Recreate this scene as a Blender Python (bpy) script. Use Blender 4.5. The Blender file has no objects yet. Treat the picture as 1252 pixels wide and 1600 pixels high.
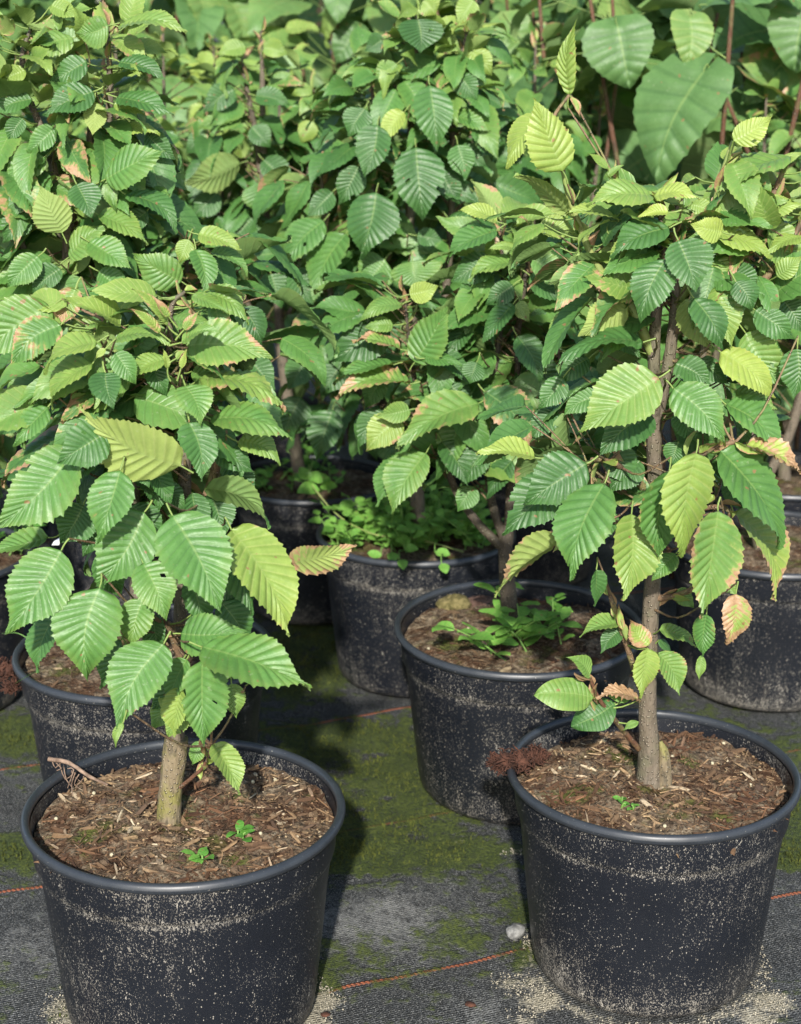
import bpy, math, random
import numpy as np
from mathutils import Vector
random.seed(11); RNG = np.random.default_rng(7)
R = math.radians

# ---------------------------------------------------------------- camera, sky, sun, exposure
SC = bpy.context.scene
COL = SC.collection
FPX = 2600.0; PITCH = R(17.1); CAMH = 0.955
cd = bpy.data.cameras.new("camera"); cam = bpy.data.objects.new("camera", cd); COL.objects.link(cam)
cam.location = (0, 0, CAMH); cam.rotation_euler = (R(90) - PITCH, 0, 0)
cd.sensor_fit = 'VERTICAL'; cd.sensor_height = 24.0; cd.sensor_width = 18.77; cd.lens = FPX / 1600 * 24
cd.clip_start = 0.05; cd.clip_end = 500
cd.dof.use_dof = True; cd.dof.focus_distance = 1.55; cd.dof.aperture_fstop = 6.0
SC.camera = cam
SUN_EL = R(31); SUN_AZ_LEFT = R(2)          # the light comes from behind the camera, a little to its left
w = bpy.data.worlds.new("World"); SC.world = w; w.use_nodes = True
nt = w.node_tree; sky = nt.nodes.new('ShaderNodeTexSky'); sky.sky_type = 'NISHITA'; sky.sun_disc = False
sky.sun_elevation = SUN_EL; sky.sun_rotation = math.pi + SUN_AZ_LEFT
nt.links.new(sky.outputs[0], nt.nodes['Background'].inputs[0]); nt.nodes['Background'].inputs[1].default_value = 0.13
sl = bpy.data.lights.new("sun", 'SUN'); sl.energy = 4.6; sl.angle = R(1.5); sl.color = (1.0, 0.955, 0.88)
so = bpy.data.objects.new("sun", sl); COL.objects.link(so)
sdir = Vector((-math.sin(SUN_AZ_LEFT) * math.cos(SUN_EL), -math.cos(SUN_AZ_LEFT) * math.cos(SUN_EL), math.sin(SUN_EL)))
so.rotation_euler = sdir.to_track_quat('Z', 'Y').to_euler(); so.location = (-1, -3, 4)
SC.view_settings.view_transform = 'Standard'; SC.view_settings.look = 'None'
SC.view_settings.exposure = 0.80; SC.view_settings.gamma = 1.0
SC.render.engine = 'CYCLES'
SC.cycles.max_bounces = 6; SC.cycles.transparent_max_bounces = 4; SC.cycles.use_denoising = True

# ---------------------------------------------------------------- pixel -> point of the place
FW = np.array([0, math.cos(PITCH), -math.sin(PITCH)]); UPV = np.array([0, math.sin(PITCH), math.cos(PITCH)])
CAM = np.array([0, 0, CAMH])
def ray(px, py): return FW + np.array([(px - 626) / FPX, 0, 0]) + UPV * (800 - py) / FPX
def at_y(px, py, Y):
    r = ray(px, py); return CAM + r * (Y / r[1])
def at_z(px, py, z):
    r = ray(px, py); return CAM + r * ((z - CAMH) / r[2])
def depth(P): return float((np.asarray(P) - CAM) @ FW)
def unit(v):
    v = np.asarray(v, float); n = np.linalg.norm(v); return v / (n if n > 1e-9 else 1)
def project(P):
    d = np.asarray(P) - CAM; z = d @ FW
    return 626 + FPX * d[..., 0] / z, 800 - FPX * (d @ UPV) / z

# ---------------------------------------------------------------- materials
def new_mat(name):
    m = bpy.data.materials.new(name); m.use_nodes = True
    n = m.node_tree; n.nodes.clear()
    out = n.nodes.new('ShaderNodeOutputMaterial')
    return m, n, out
class NG:
    def __init__(s, n): s.n = n
    def add(s, t, **kw):
        x = s.n.nodes.new(t)
        for k, v in kw.items(): setattr(x, k, v)
        return x
    def link(s, a, b): s.n.links.new(a, b)
    def put(s, sock, v):
        if hasattr(v, 'links') or isinstance(v, bpy.types.NodeSocket): s.link(v, sock)
        elif v is not None: sock.default_value = v
    def math(s, op, a, b=None, c=None, clamp=False):
        x = s.add('ShaderNodeMath', operation=op, use_clamp=clamp)
        s.put(x.inputs[0], a)
        if b is not None: s.put(x.inputs[1], b)
        if c is not None: s.put(x.inputs[2], c)
        return x.outputs[0]
    def mix(s, f, a, b, blend='MIX'):
        x = s.add('ShaderNodeMix', data_type='RGBA', blend_type=blend)
        s.put(x.inputs[0], f)
        for k, v in ((6, a), (7, b)):
            if isinstance(v, tuple): v = v + (1,) if len(v) == 3 else v
            s.put(x.inputs[k], v)
        return x.outputs[2]
    def noise(s, vec, scale, detail=4, rough=.55, dist=0, out=0):
        x = s.add('ShaderNodeTexNoise'); s.put(x.inputs['Vector'], vec)
        x.inputs['Scale'].default_value = scale; x.inputs['Detail'].default_value = detail
        x.inputs['Roughness'].default_value = rough; x.inputs['Distortion'].default_value = dist
        return x.outputs[out]
    def voro(s, vec, scale, feature='F1', out=0):
        x = s.add('ShaderNodeTexVoronoi', feature=feature); s.put(x.inputs['Vector'], vec)
        x.inputs['Scale'].default_value = scale
        return x.outputs[out]
    def ramp(s, f, stops, interp='LINEAR'):
        x = s.add('ShaderNodeValToRGB'); x.color_ramp.interpolation = interp
        el = x.color_ramp.elements
        while len(el) < len(stops): el.new(.5)
        for e, (p, c) in zip(el, stops):
            e.position = p; e.color = (c if isinstance(c, tuple) else (c, c, c)) + ((1,) if not isinstance(c, tuple) or len(c) == 3 else ())
        s.put(x.inputs[0], f); return x.outputs[0]
    def mapr(s, v, a, b, c=0., d=1., smooth=True):
        x = s.add('ShaderNodeMapRange', interpolation_type='SMOOTHSTEP' if smooth else 'LINEAR')
        s.put(x.inputs[0], v)
        for k, q in zip((1, 2, 3, 4), (a, b, c, d)): s.put(x.inputs[k], q)
        return x.outputs[0]
    def bump(s, h, strength, dist, normal=None):
        x = s.add('ShaderNodeBump'); x.inputs['Strength'].default_value = strength; x.inputs['Distance'].default_value = dist
        s.put(x.inputs['Height'], h)
        if normal is not None: s.link(normal, x.inputs['Normal'])
        return x.outputs[0]
    def bsdf(s, col, rough=.6, spec=.5, normal=None):
        x = s.add('ShaderNodeBsdfPrincipled'); 
        if isinstance(col, tuple): col = col + (1,)
        s.put(x.inputs['Base Color'], col); s.put(x.inputs['Roughness'], rough); s.put(x.inputs['Specular IOR Level'], spec)
        if normal is not None: s.link(normal, x.inputs['Normal'])
        return x
    def scale_vec(s, v, sc):
        x = s.add('ShaderNodeMapping'); s.link(v, x.inputs[0]); x.inputs['Scale'].default_value = sc; return x.outputs[0]

def leaf_material(name, dark, mid, yellow, nveins, under, broad=False, spec=.5):
    m, n, out = new_mat(name); g = NG(n)
    at = g.add('ShaderNodeAttribute', attribute_name='tint')
    sp = g.add('ShaderNodeSeparateColor'); g.link(at.outputs['Color'], sp.inputs[0])
    Y, B, Q = sp.outputs[0], sp.outputs[1], sp.outputs[2]
    uv = g.add('ShaderNodeUVMap'); sx = g.add('ShaderNodeSeparateXYZ'); g.link(uv.outputs[0], sx.inputs[0])
    t = sx.outputs[0]; a = g.math('ABSOLUTE', g.math('MULTIPLY_ADD', sx.outputs[1], 2., -1.))
    obj = g.add('ShaderNodeTexCoord').outputs['Object']
    big = g.noise(obj, 28, 3, .6); fine = g.noise(obj, 260, 3, .6); mid_n = g.noise(obj, 75, 3, .6)
    Yv = g.math('ADD', Y, g.math('MULTIPLY_ADD', big, .34, -.17), clamp=True)
    Yv = g.math('ADD', Yv, g.mapr(a, .6, 1.0, 0., .08), clamp=True)
    base = g.ramp(Yv, [(0., dark), (.42, mid), (1., yellow)])
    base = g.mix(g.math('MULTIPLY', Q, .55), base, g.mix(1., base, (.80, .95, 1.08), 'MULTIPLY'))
    # veins: pale midrib, dark side veins with crease shade painted in, paler where yellow
    ph = g.math('FRACT', g.math('MULTIPLY', t, float(nveins)))
    dv = g.math('MINIMUM', ph, g.math('SUBTRACT', 1., ph))
    vein = g.mapr(dv, .03, .16, 1., 0.)
    rib = g.mapr(a, .015, .055, 1., 0.)
    pv = g.mapr(Yv, .35, .7)
    base = g.mix(g.math('MULTIPLY', vein, .55), base, g.mix(pv, g.mix(1., base, (.52, .62, .55), 'MULTIPLY'), g.mix(.45, base, (.42, .44, .16))))
    base = g.mix(g.math('MULTIPLY', rib, .6), base, g.mix(.5, base, (.30, .40, .13)))
    base = g.mix(g.mapr(g.math('ADD', g.math('MULTIPLY', fine, .5), g.math('MULTIPLY', mid_n, .5)), .38, .62, .0, .38), base, g.mix(1., base, (.62, .70, .6), 'MULTIPLY'))
    net = g.voro(obj, 620, 'DISTANCE_TO_EDGE')
    base = g.mix(g.mapr(net, .0, .10, .22, 0.), base, g.mix(1., base, (.60, .68, .55), 'MULTIPLY'))
    base = g.mix(g.mapr(g.noise(obj, 190, 2, .5), .66, .74, 0., .35), base, g.mix(.5, base, (.45, .47, .36)))
    # scorched patches: along edge and tip, held between the veins
    edge = g.math('MAXIMUM', g.math('POWER', a, 2.2), g.mapr(g.mix(at.outputs['Alpha'], g.math('SUBTRACT', 1., t), t), .55, 1., 0., .95))
    nn = g.math('MULTIPLY_ADD', g.noise(obj, 48, 4, .65), 2.0, -.95)
    sc = g.math('ADD', g.math('ADD', g.math('MULTIPLY', edge, .42), nn), g.math('MULTIPLY', ph, .16))
    sc = g.math('ADD', sc, g.math('MULTIPLY', B, 1.05))
    yel = g.math('MULTIPLY', g.mapr(sc, .70, .98), g.mapr(B, .03, .2))
    brn = g.math('MULTIPLY', g.mapr(sc, .86, 1.0), g.mapr(B, .03, .2))
    base = g.mix(g.math('MULTIPLY', yel, .6), base, (.34, .36, .10))
    tan = g.mix(fine, (.22, .10, .04), (.52, .36, .21))
    base = g.mix(brn, base, tan)
    # small necrotic specks
    spk = g.math('MULTIPLY', g.mapr(g.noise(obj, 120, 1, .5), .735, .765), .8)
    base = g.mix(spk, base, (.24, .13, .06))
    geo = g.add('ShaderNodeNewGeometry')
    ub = g.mix(.38, base, under)
    ub = g.mix(brn, ub, tan)
    col = g.mix(geo.outputs['Backfacing'], base, ub)
    nb = g.bump(g.math('ADD', g.math('MULTIPLY', vein, -.5), g.math('MULTIPLY', g.noise(obj, 420, 2, .6), .7)), .35, .0012)
    rough = g.math('ADD', g.math('MULTIPLY_ADD', fine, .30, .33), g.math('MULTIPLY', geo.outputs['Backfacing'], .25))
    b = g.bsdf(col, rough, spec, nb)
    tr = g.add('ShaderNodeBsdfTranslucent')
    g.link(g.mix(1., col, (1.25, 1.2, .55), 'MULTIPLY'), tr.inputs[0])
    mx = g.add('ShaderNodeMixShader'); mx.inputs[0].default_value = .24
    g.link(b.outputs[0], mx.inputs[1]); g.link(tr.outputs[0], mx.inputs[2]); g.link(mx.outputs[0], out.inputs[0])
    return m
M_LEAF = leaf_material('hornbeam_leaf', (.048, .125, .032), (.098, .225, .050), (.320, .400, .080), 13, (.25, .32, .115), spec=.55)
M_BROAD = leaf_material('broad_leaf', (.075, .155, .050), (.120, .230, .070), (.230, .320, .075), 7, (.22, .29, .14), True, .35)
M_WEED = leaf_material('weed_leaf', (.06, .18, .032), (.11, .29, .045), (.19, .39, .07), 5, (.14, .26, .08), True, .4)

def bark_material(name, c1, c2, c3):
    m, n, out = new_mat(name); g = NG(n)
    obj = g.add('ShaderNodeTexCoord').outputs['Object']
    st = g.noise(g.scale_vec(obj, (1, 1, .22)), 210, 4, .65); bl = g.noise(obj, 35, 3, .6); lent = g.voro(obj, 260)
    c = g.mix(st, c1, c2); c = g.mix(g.mapr(bl, .45, .65), c, c3); c = g.mix(g.mapr(g.noise(g.scale_vec(obj, (1, 1, .35)), 95, 4, .7), .50, .64, 0., .65), c, (.035, .030, .020))
    c = g.mix(g.mapr(lent, .12, .25, .55, 0.), c, (.42, .37, .28))
    h = g.math('ADD', st, g.math('MULTIPLY', g.mapr(lent, .1, .35, 1., 0.), .6))
    b = g.bsdf(c, .62, .35, g.bump(h, .9, .003)); g.link(b.outputs[0], out.inputs[0]); return m
M_BARK = bark_material('bark', (.060, .047, .034), (.190, .155, .112), (.115, .104, .066))
M_DBARK = bark_material('dark_bark', (.030, .024, .018), (.105, .083, .060), (.066, .056, .036))
M_STUB = bark_material('pale_bark', (.085, .060, .034), (.27, .22, .14), (.17, .155, .05))
M_TWIG = bark_material('twig_bark', (.10, .06, .035), (.26, .17, .10), (.17, .16, .06))
M_REDTWIG = bark_material('red_twig', (.060, .026, .016), (.17, .082, .046), (.12, .095, .04))

def simple(name, c1, c2, scale, rough=.8, bump=.4, dist=.002, spec=.3):
    m, n, out = new_mat(name); g = NG(n); obj = g.add('ShaderNodeTexCoord').outputs['Object']
    f = g.noise(obj, scale, 5, .65)
    b = g.bsdf(g.mix(g.mapr(f, .3, .7), c1, c2), rough, spec, g.bump(f, bump, dist)); g.link(b.outputs[0], out.inputs[0]); return m
M_SHOOT = simple('green_shoot', (.14, .20, .05), (.24, .27, .09), 90, .5)
M_STONE = simple('stone', (.09, .09, .088), (.26, .26, .25), 160, .85, .6)
M_CLOD = simple('mossy_clod', (.055, .050, .015), (.20, .165, .07), 140, .95, .9, .004)
M_REDCLOD = simple('peat_clod', (.06, .034, .026), (.17, .105, .08), 140, .95, .9, .004)
M_PEAT = simple('peat_fibre', (.022, .010, .007), (.095, .040, .025), 120, .95, .8, .003)
M_ROOT = simple('dry_root', (.10, .065, .045), (.27, .19, .14), 120, .85, .6)
M_WHITE = simple('white_scrap', (.70, .72, .72), (.86, .86, .84), 60, .6, .2)
M_GRASS = simple('grass_blade', (.11, .24, .06), (.20, .34, .12), 80, .5)
M_MOSS = simple('moss', (.022, .033, .005), (.095, .108, .018), 90, .95, .3)
M_SAND = simple('pale_sand', (.22, .195, .14), (.46, .42, .33), 500, .95, .3)

def pot_material():
    m, n, out = new_mat('black_pot_plastic'); g = NG(n)
    tc = g.add('ShaderNodeTexCoord'); obj = tc.outputs['Object']
    oi = g.add('ShaderNodeObjectInfo'); off = g.add('ShaderNodeVectorMath', operation='ADD')
    g.link(obj, off.inputs[0]); g.link(g.math('MULTIPLY', oi.outputs['Random'], 7.), off.inputs[1]); v = off.outputs[0]
    z = g.add('ShaderNodeSeparateXYZ'); g.link(obj, z.inputs[0]); z = z.outputs[2]
    streak = g.noise(g.scale_vec(v, (1, 1, .10)), 95, 3, .6); big = g.noise(v, 7, 3, .6)
    dens = g.math('ADD', g.mapr(z, .003, .075, .20, 0.), g.mapr(g.math('ABSOLUTE', g.math('SUBTRACT', z, .172)), .0, .012, .20, 0.))
    dens = g.math('ADD', dens, g.mapr(z, .19, .213, 0., .07))
    dens = g.math('ADD', dens, g.math('MULTIPLY_ADD', big, .9, -.46)); dens = g.math('ADD', dens, g.math('MULTIPLY_ADD', streak, .42, -.22))
    def layer(scale, lo, thr):
        f = g.noise(g.scale_vec(v, (1, 1, .62)), scale, 2, .7)
        lim = g.math('SUBTRACT', thr, g.math('MULTIPLY', dens, lo))
        return g.mapr(g.math('SUBTRACT', f, lim), 0., .045)
    s1 = layer(430, .40, .665); s2 = g.math('MULTIPLY', layer(210, .30, .72), .8); s3 = layer(820, .46, .63)
    def dots(scale, r0, share):
        vv = g.add('ShaderNodeVectorMath', operation='ADD'); g.link(v, vv.inputs[0]); wob = g.add('ShaderNodeVectorMath', operation='SCALE'); g.link(g.noise(v, 500, 2, .6, 0, 1), wob.inputs[0]); wob.inputs['Scale'].default_value = .0016; g.link(wob.outputs[0], vv.inputs[1])
        t = g.add('ShaderNodeTexVoronoi'); g.link(g.scale_vec(vv.outputs[0], (1, 1, .7)), t.inputs['Vector']); t.inputs['Scale'].default_value = scale
        cs = g.add('ShaderNodeSeparateColor'); g.link(t.outputs['Color'], cs.inputs[0])
        rad_ = g.math('MULTIPLY_ADD', cs.outputs[1], r0 * .9, r0 * .35)
        on = g.math('GREATER_THAN', g.math('ADD', cs.outputs[0], g.math('MULTIPLY', dens, .55)), 1. - share)
        return g.math('MULTIPLY', on, g.mapr(g.math('SUBTRACT', t.outputs['Distance'], rad_), -.06, .03, 1., 0.))
    sp = g.math('MAXIMUM', g.math('MAXIMUM', g.math('MULTIPLY', s1, .75), s2), g.math('MULTIPLY', s3, .6))
    sp = g.math('MAXIMUM', sp, g.math('MAXIMUM', g.math('MULTIPLY', dots(560, .30, .17), .8), g.math('MULTIPLY', dots(330, .20, .11), .8)))
    wash = g.math('MULTIPLY', g.mapr(g.math('ADD', dens, g.math('MULTIPLY_ADD', g.noise(v, 60, 4, .7), .6, -.3)), .16, .7), .08)
    base = g.mix(big, (.0054, .0066, .0098), (.0105, .0125, .0175))
    base = g.mix(wash, base, (.28, .265, .23))
    base = g.mix(g.math('MULTIPLY', sp, g.mapr(g.noise(v, 90, 2, .5), .25, .75, .35, .95)), base, g.mix(g.noise(v, 50, 2, .5), (.30, .26, .20), (.52, .49, .43)))
    rough = g.math('MAXIMUM', g.math('MULTIPLY_ADD', g.noise(v, 40, 3, .6), .2, .30), g.math('MULTIPLY', sp, .9))
    b = g.bsdf(base, rough, .45, g.bump(g.math('ADD', sp, g.math('MULTIPLY', g.noise(v, 700, 2, .5), .35)), .5, .0008)); g.link(b.outputs[0], out.inputs[0]); return m
M_POT = pot_material()
def rim_material():
    m, n, out = new_mat('black_pot_rim'); g = NG(n); obj = g.add('ShaderNodeTexCoord').outputs['Object']
    f = g.noise(obj, 40, 4, .6); s = g.mapr(g.noise(obj, 420, 2, .6), .70, .76)
    c = g.mix(g.math('MULTIPLY', s, .6), g.mix(f, (.014, .017, .022), (.035, .040, .048)), (.45, .42, .36))
    b = g.bsdf(c, g.math('MULTIPLY_ADD', f, .25, .28), .5, g.bump(f, .15, .001)); g.link(b.outputs[0], out.inputs[0]); return m
M_RIM = rim_material()

def soil_material():
    m, n, out = new_mat('potting_soil'); g = NG(n); obj = g.add('ShaderNodeTexCoord').outputs['Object']
    a = g.noise(obj, 26, 5, .7); b_ = g.noise(obj, 120, 5, .75); c_ = g.voro(obj, 190); mo = g.noise(obj, 17, 3, .6)
    c = g.ramp(b_, [(.25, (.026, .017, .012)), (.47, (.120, .088, .058)), (.66, (.28, .222, .150)), (.85, (.48, .40, .29))])
    c = g.mix(g.mapr(a, .40, .60), c, g.mix(1., c, (.50, .36, .30), 'MULTIPLY'))
    c = g.mix(g.math('MULTIPLY', g.mapr(mo, .54, .68), .75), c, (.085, .105, .022))
    c = g.mix(g.mapr(g.noise(obj, 480, 2, .6), .70, .76), c, (.60, .55, .45))
    h = g.math('ADD', b_, g.math('MULTIPLY', c_, .6))
    b = g.bsdf(c, .95, .15, g.bump(h, 1., .005)); g.link(b.outputs[0], out.inputs[0]); return m
M_SOIL = soil_material()
def chip_material():
    m, n, out = new_mat('wood_chip'); g = NG(n); obj = g.add('ShaderNodeTexCoord').outputs['Object']
    at = g.add('ShaderNodeAttribute', attribute_name='tint'); f = g.noise(obj, 300, 3, .7)
    c = g.mix(g.mapr(f, .25, .75, .55, 0.), at.outputs['Color'], (.05, .03, .02))
    b = g.bsdf(c, .9, .2, g.bump(f, .6, .001)); g.link(b.outputs[0], out.inputs[0]); return m
M_CHIP = chip_material()

ROWANG = R(20.5)
def ground_material():
    m, n, out = new_mat('weed_matting'); g = NG(n)
    pos = g.add('ShaderNodeNewGeometry').outputs['Position']
    rot = g.add('ShaderNodeVectorRotate', rotation_type='Z_AXIS'); g.link(pos, rot.inputs[0]); rot.inputs['Angle'].default_value = -ROWANG
    s = g.add('ShaderNodeSeparateXYZ'); g.link(rot.outputs[0], s.inputs[0]); u, v = s.outputs[0], s.outputs[1]
    at = g.add('ShaderNodeAttribute', attribute_name='stain'); sc = g.add('ShaderNodeSeparateColor'); g.link(at.outputs['Color'], sc.inputs[0])
    moss, sand, dust = sc.outputs[0], sc.outputs[1], sc.outputs[2]
    n1 = g.noise(pos, 9, 5, .65); n2 = g.noise(pos, 45, 5, .7); n3 = g.noise(pos, 240, 4, .75); n4 = g.noise(pos, 900, 2, .6)
    wv = g.math('SINE', g.math('MULTIPLY', v, 2 * math.pi / .0034)); wu = g.math('SINE', g.math('MULTIPLY', u, 2 * math.pi / .0052))
    weave = g.math('MULTIPLY_ADD', g.math('MULTIPLY', wv, wu), .45, g.math('MULTIPLY', wv, .35))
    lum = g.math('ADD', g.math('MULTIPLY', n1, .45), g.math('ADD', g.math('MULTIPLY', n2, .35), g.math('MULTIPLY', n3, .35)))
    c = g.ramp(lum, [(.40, (.007, .008, .009)), (.55, (.024, .027, .028)), (.70, (.075, .079, .079)), (.86, (.22, .22, .21))])
    c = g.mix(g.mapr(weave, -.5, .6, .62, 0.), c, (.010, .010, .011)); c = g.mix(g.mapr(g.noise(pos, 520, 3, .75), .50, .66, 0., .6), c, (.26, .265, .26)); c = g.mix(g.mapr(g.noise(pos, 130, 4, .75), .36, .50, .6, 0.), c, (.012, .013, .012))
    # pale dust
    dm = g.mapr(g.math('ADD', g.math('MULTIPLY', dust, .8), g.math('MULTIPLY_ADD', n2, 1.0, g.math('MULTIPLY_ADD', n3, .7, -.85))), .30, .75)
    c = g.mix(g.math('MULTIPLY', dm, g.mapr(weave, -.5, .5, .25, .75)), c, (.30, .30, .285))
    spk = g.mapr(n4, .635, .68); c = g.mix(g.math('MULTIPLY', spk, .75), c, (.38, .37, .33))
    # orange tracer threads woven in
    off = (-.062 * -math.sin(ROWANG) + 1.471 * math.cos(ROWANG))
    q = g.math('DIVIDE', g.math('SUBTRACT', v, off), .3155); fr = g.math('FRACT', g.math('ADD', q, 10.5)); dl = g.math('MULTIPLY', g.math('ABSOLUTE', g.math('SUBTRACT', fr, .5)), .3155)
    dl = g.math('ADD', dl, g.math('MULTIPLY', g.math('SINE', g.math('MULTIPLY', u, 2 * math.pi / .0052)), .0007))
    line = g.mapr(dl, .0017, .0029, 1., 0.)
    tw = g.mapr(g.math('SINE', g.math('ADD', g.math('MULTIPLY', u, 2 * math.pi / .0052), g.math('MULTIPLY', v, 900.))), -.8, .4, .35, 1.)
    worn = g.mapr(g.math('ADD', g.noise(pos, 18, 4, .7), g.math('MULTIPLY', n3, .3)), .40, .62, .15, 1.)
    c = g.mix(g.math('MULTIPLY', line, worn), c, g.mix(tw, (.07, .022, .012), (.36, .115, .055)))
    # moss
    mm = g.mapr(g.math('ADD', moss, g.math('MULTIPLY_ADD', n2, 2.0, g.math('MULTIPLY_ADD', n1, 1.5, -1.66))), .26, .62)
    mc = g.ramp(g.math('ADD', g.math('MULTIPLY', n3, .7), g.math('MULTIPLY', n2, .35)), [(.35, (.008, .017, .003)), (.48, (.036, .058, .008)), (.64, (.105, .135, .022)), (.82, (.22, .23, .07))])
    c = g.mix(g.math('MULTIPLY', mm, g.mapr(n3, .3, .55, .60, .95)), c, mc)
    # sand washed out of the pots
    sm = g.mapr(g.math('ADD', sand, g.math('MULTIPLY_ADD', n2, .9, g.math('MULTIPLY_ADD', n3, .9, -.9))), .42, .72)
    c = g.mix(g.math('MULTIPLY', sm, .9), c, g.ramp(n3, [(.3, (.15, .13, .085)), (.6, (.36, .33, .25)), (.8, (.52, .49, .41))]))
    h = g.math('ADD', g.math('MULTIPLY', weave, .35), g.math('ADD', g.math('MULTIPLY', n3, g.math('MULTIPLY_ADD', mm, 2.2, .5)), g.math('MULTIPLY', line, .8)))
    b = g.bsdf(c, .80, .3, g.bump(h, 1., .0030)); g.link(b.outputs[0], out.inputs[0]); return m
M_GROUND = ground_material()

# ---------------------------------------------------------------- mesh helpers
class Acc:
    """collects numpy pieces into one mesh"""
    def __init__(s): s.v = []; s.f = []; s.uv = []; s.c = []; s.n = 0
    def add(s, v, f, uv=None, col=(0, 0, 0)):
        v = np.asarray(v, float); s.v.append(v); s.f.append(np.asarray(f, int) + s.n)
        s.uv.append(uv if uv is not None else np.zeros((len(v), 2)))
        c = np.ones((len(v), 4)); cc_ = np.asarray(col, float); c[:, :cc_.shape[-1]] = cc_; s.c.append(c); s.n += len(v)
    def build(s, name, mats, parent=None, origin=(0, 0, 0), smooth=True):
        me = bpy.data.meshes.new(name)
        if s.v:
            V = np.concatenate(s.v) - np.asarray(origin, float)
            Fs = s.f; nv = len(V); q = [f for f in Fs if f.shape[1] == 4]; t3 = [f for f in Fs if f.shape[1] == 3]
            loops = np.concatenate([f.ravel() for f in q + t3]); nq = sum(len(f) for f in q); ntt = sum(len(f) for f in t3)
            me.vertices.add(nv); me.vertices.foreach_set('co', V.ravel())
            me.loops.add(len(loops)); me.loops.foreach_set('vertex_index', loops.astype(np.int32))
            me.polygons.add(nq + ntt)
            st = np.concatenate([np.arange(nq) * 4, nq * 4 + np.arange(ntt) * 3]).astype(np.int32)
            me.polygons.foreach_set('loop_start', st)
            me.polygons.foreach_set('loop_total', np.concatenate([np.full(nq, 4), np.full(ntt, 3)]).astype(np.int32))
            me.update(calc_edges=True)
            UV = np.concatenate(s.uv); l = me.uv_layers.new(name='UVMap'); l.data.foreach_set('uv', UV[loops].ravel())
            a = me.attributes.new('tint', 'FLOAT_COLOR', 'POINT'); a.data.foreach_set('color', np.concatenate(s.c).ravel())
            me.polygons.foreach_set('use_smooth', np.full(nq + ntt, smooth))
        for m_ in (mats if isinstance(mats, (list, tuple)) else [mats]): me.materials.append(m_)
        o = bpy.data.objects.new(name, me); COL.objects.link(o)
        if parent is not None: o.parent = parent
        return o

def spline(pts, n):
    P = np.asarray(pts, float)
    if len(P) == 2: return P[0] + np.linspace(0, 1, n)[:, None] * (P[1] - P[0])
    Q = np.vstack([2 * P[0] - P[1], P, 2 * P[-1] - P[-2]]); out = []
    for x in np.linspace(0, len(P) - 1 - 1e-6, n):
        i = int(x); t = x - i; a, b, c, d = Q[i:i + 4]
        out.append(.5 * (2 * b + (c - a) * t + (2 * a - 5 * b + 4 * c - d) * t * t + (3 * b - a - 3 * c + d) * t ** 3))
    return np.array(out)
def tube(acc, pts, radii, n=12, seg=8, col=(0, 0, 0), wob=0., cap=True):
    C = spline(pts, n); rr = np.interp(np.linspace(0, 1, n), np.linspace(0, 1, len(radii)), radii)
    T = np.gradient(C, axis=0); V = []
    ref = np.array([.3, -.9, .2])
    for i in range(n):
        t = unit(T[i]); a = unit(np.cross(t, ref)); b = np.cross(t, a)
        an = np.arange(seg) * 2 * math.pi / seg
        r = rr[i] * (1 + wob * RNG.normal(size=seg))
        V.append(C[i] + (np.cos(an) * r)[:, None] * a + (np.sin(an) * r)[:, None] * b)
    V = np.concatenate(V); Fq = []
    for i in range(n - 1):
        for k in range(seg):
            k2 = (k + 1) % seg; Fq.append((i * seg + k, i * seg + k2, (i + 1) * seg + k2, (i + 1) * seg + k))
    uv = np.stack([np.repeat(np.linspace(0, 1, n), seg), np.full(n * seg, .5)], 1)
    acc.add(V, Fq, uv, col)
    if cap:
        for i0, flip in ((0, 1), ((n - 1) * seg, 0)):
            c = C[0 if i0 == 0 else -1]; VV = np.vstack([V[i0:i0 + seg], c[None]])
            acc.add(VV, [((k + 1) % seg, k, seg) if flip else (k, (k + 1) % seg, seg) for k in range(seg)], None, col)
    return C

_LG = {}
def leaf_grid(level):
    """rows follow the side veins, from the midrib forward to the margin"""
    if level in _LG: return _LG[level]
    nv, sub, half = {'hi': (13, 4, 5), 'mid': (13, 2, 3), 'lo': (13, 2, 2), 'far': (5, 2, 1), 'broad': (7, 4, 5), 'blow': (7, 2, 2), 'weed': (5, 2, 2)}[level]
    nr = nv * sub + 1
    t = np.linspace(0, 1, nr); s = np.linspace(-1, 1, 2 * half + 1)
    T, S = np.meshgrid(t, s, indexing='ij'); nc = len(s)
    f = [(i * nc + j, i * nc + j + 1, (i + 1) * nc + j + 1, (i + 1) * nc + j) for i in range(nr - 1) for j in range(nc - 1)]
    _LG[level] = (T, S, np.array(f), nv, sub); return _LG[level]

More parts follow.
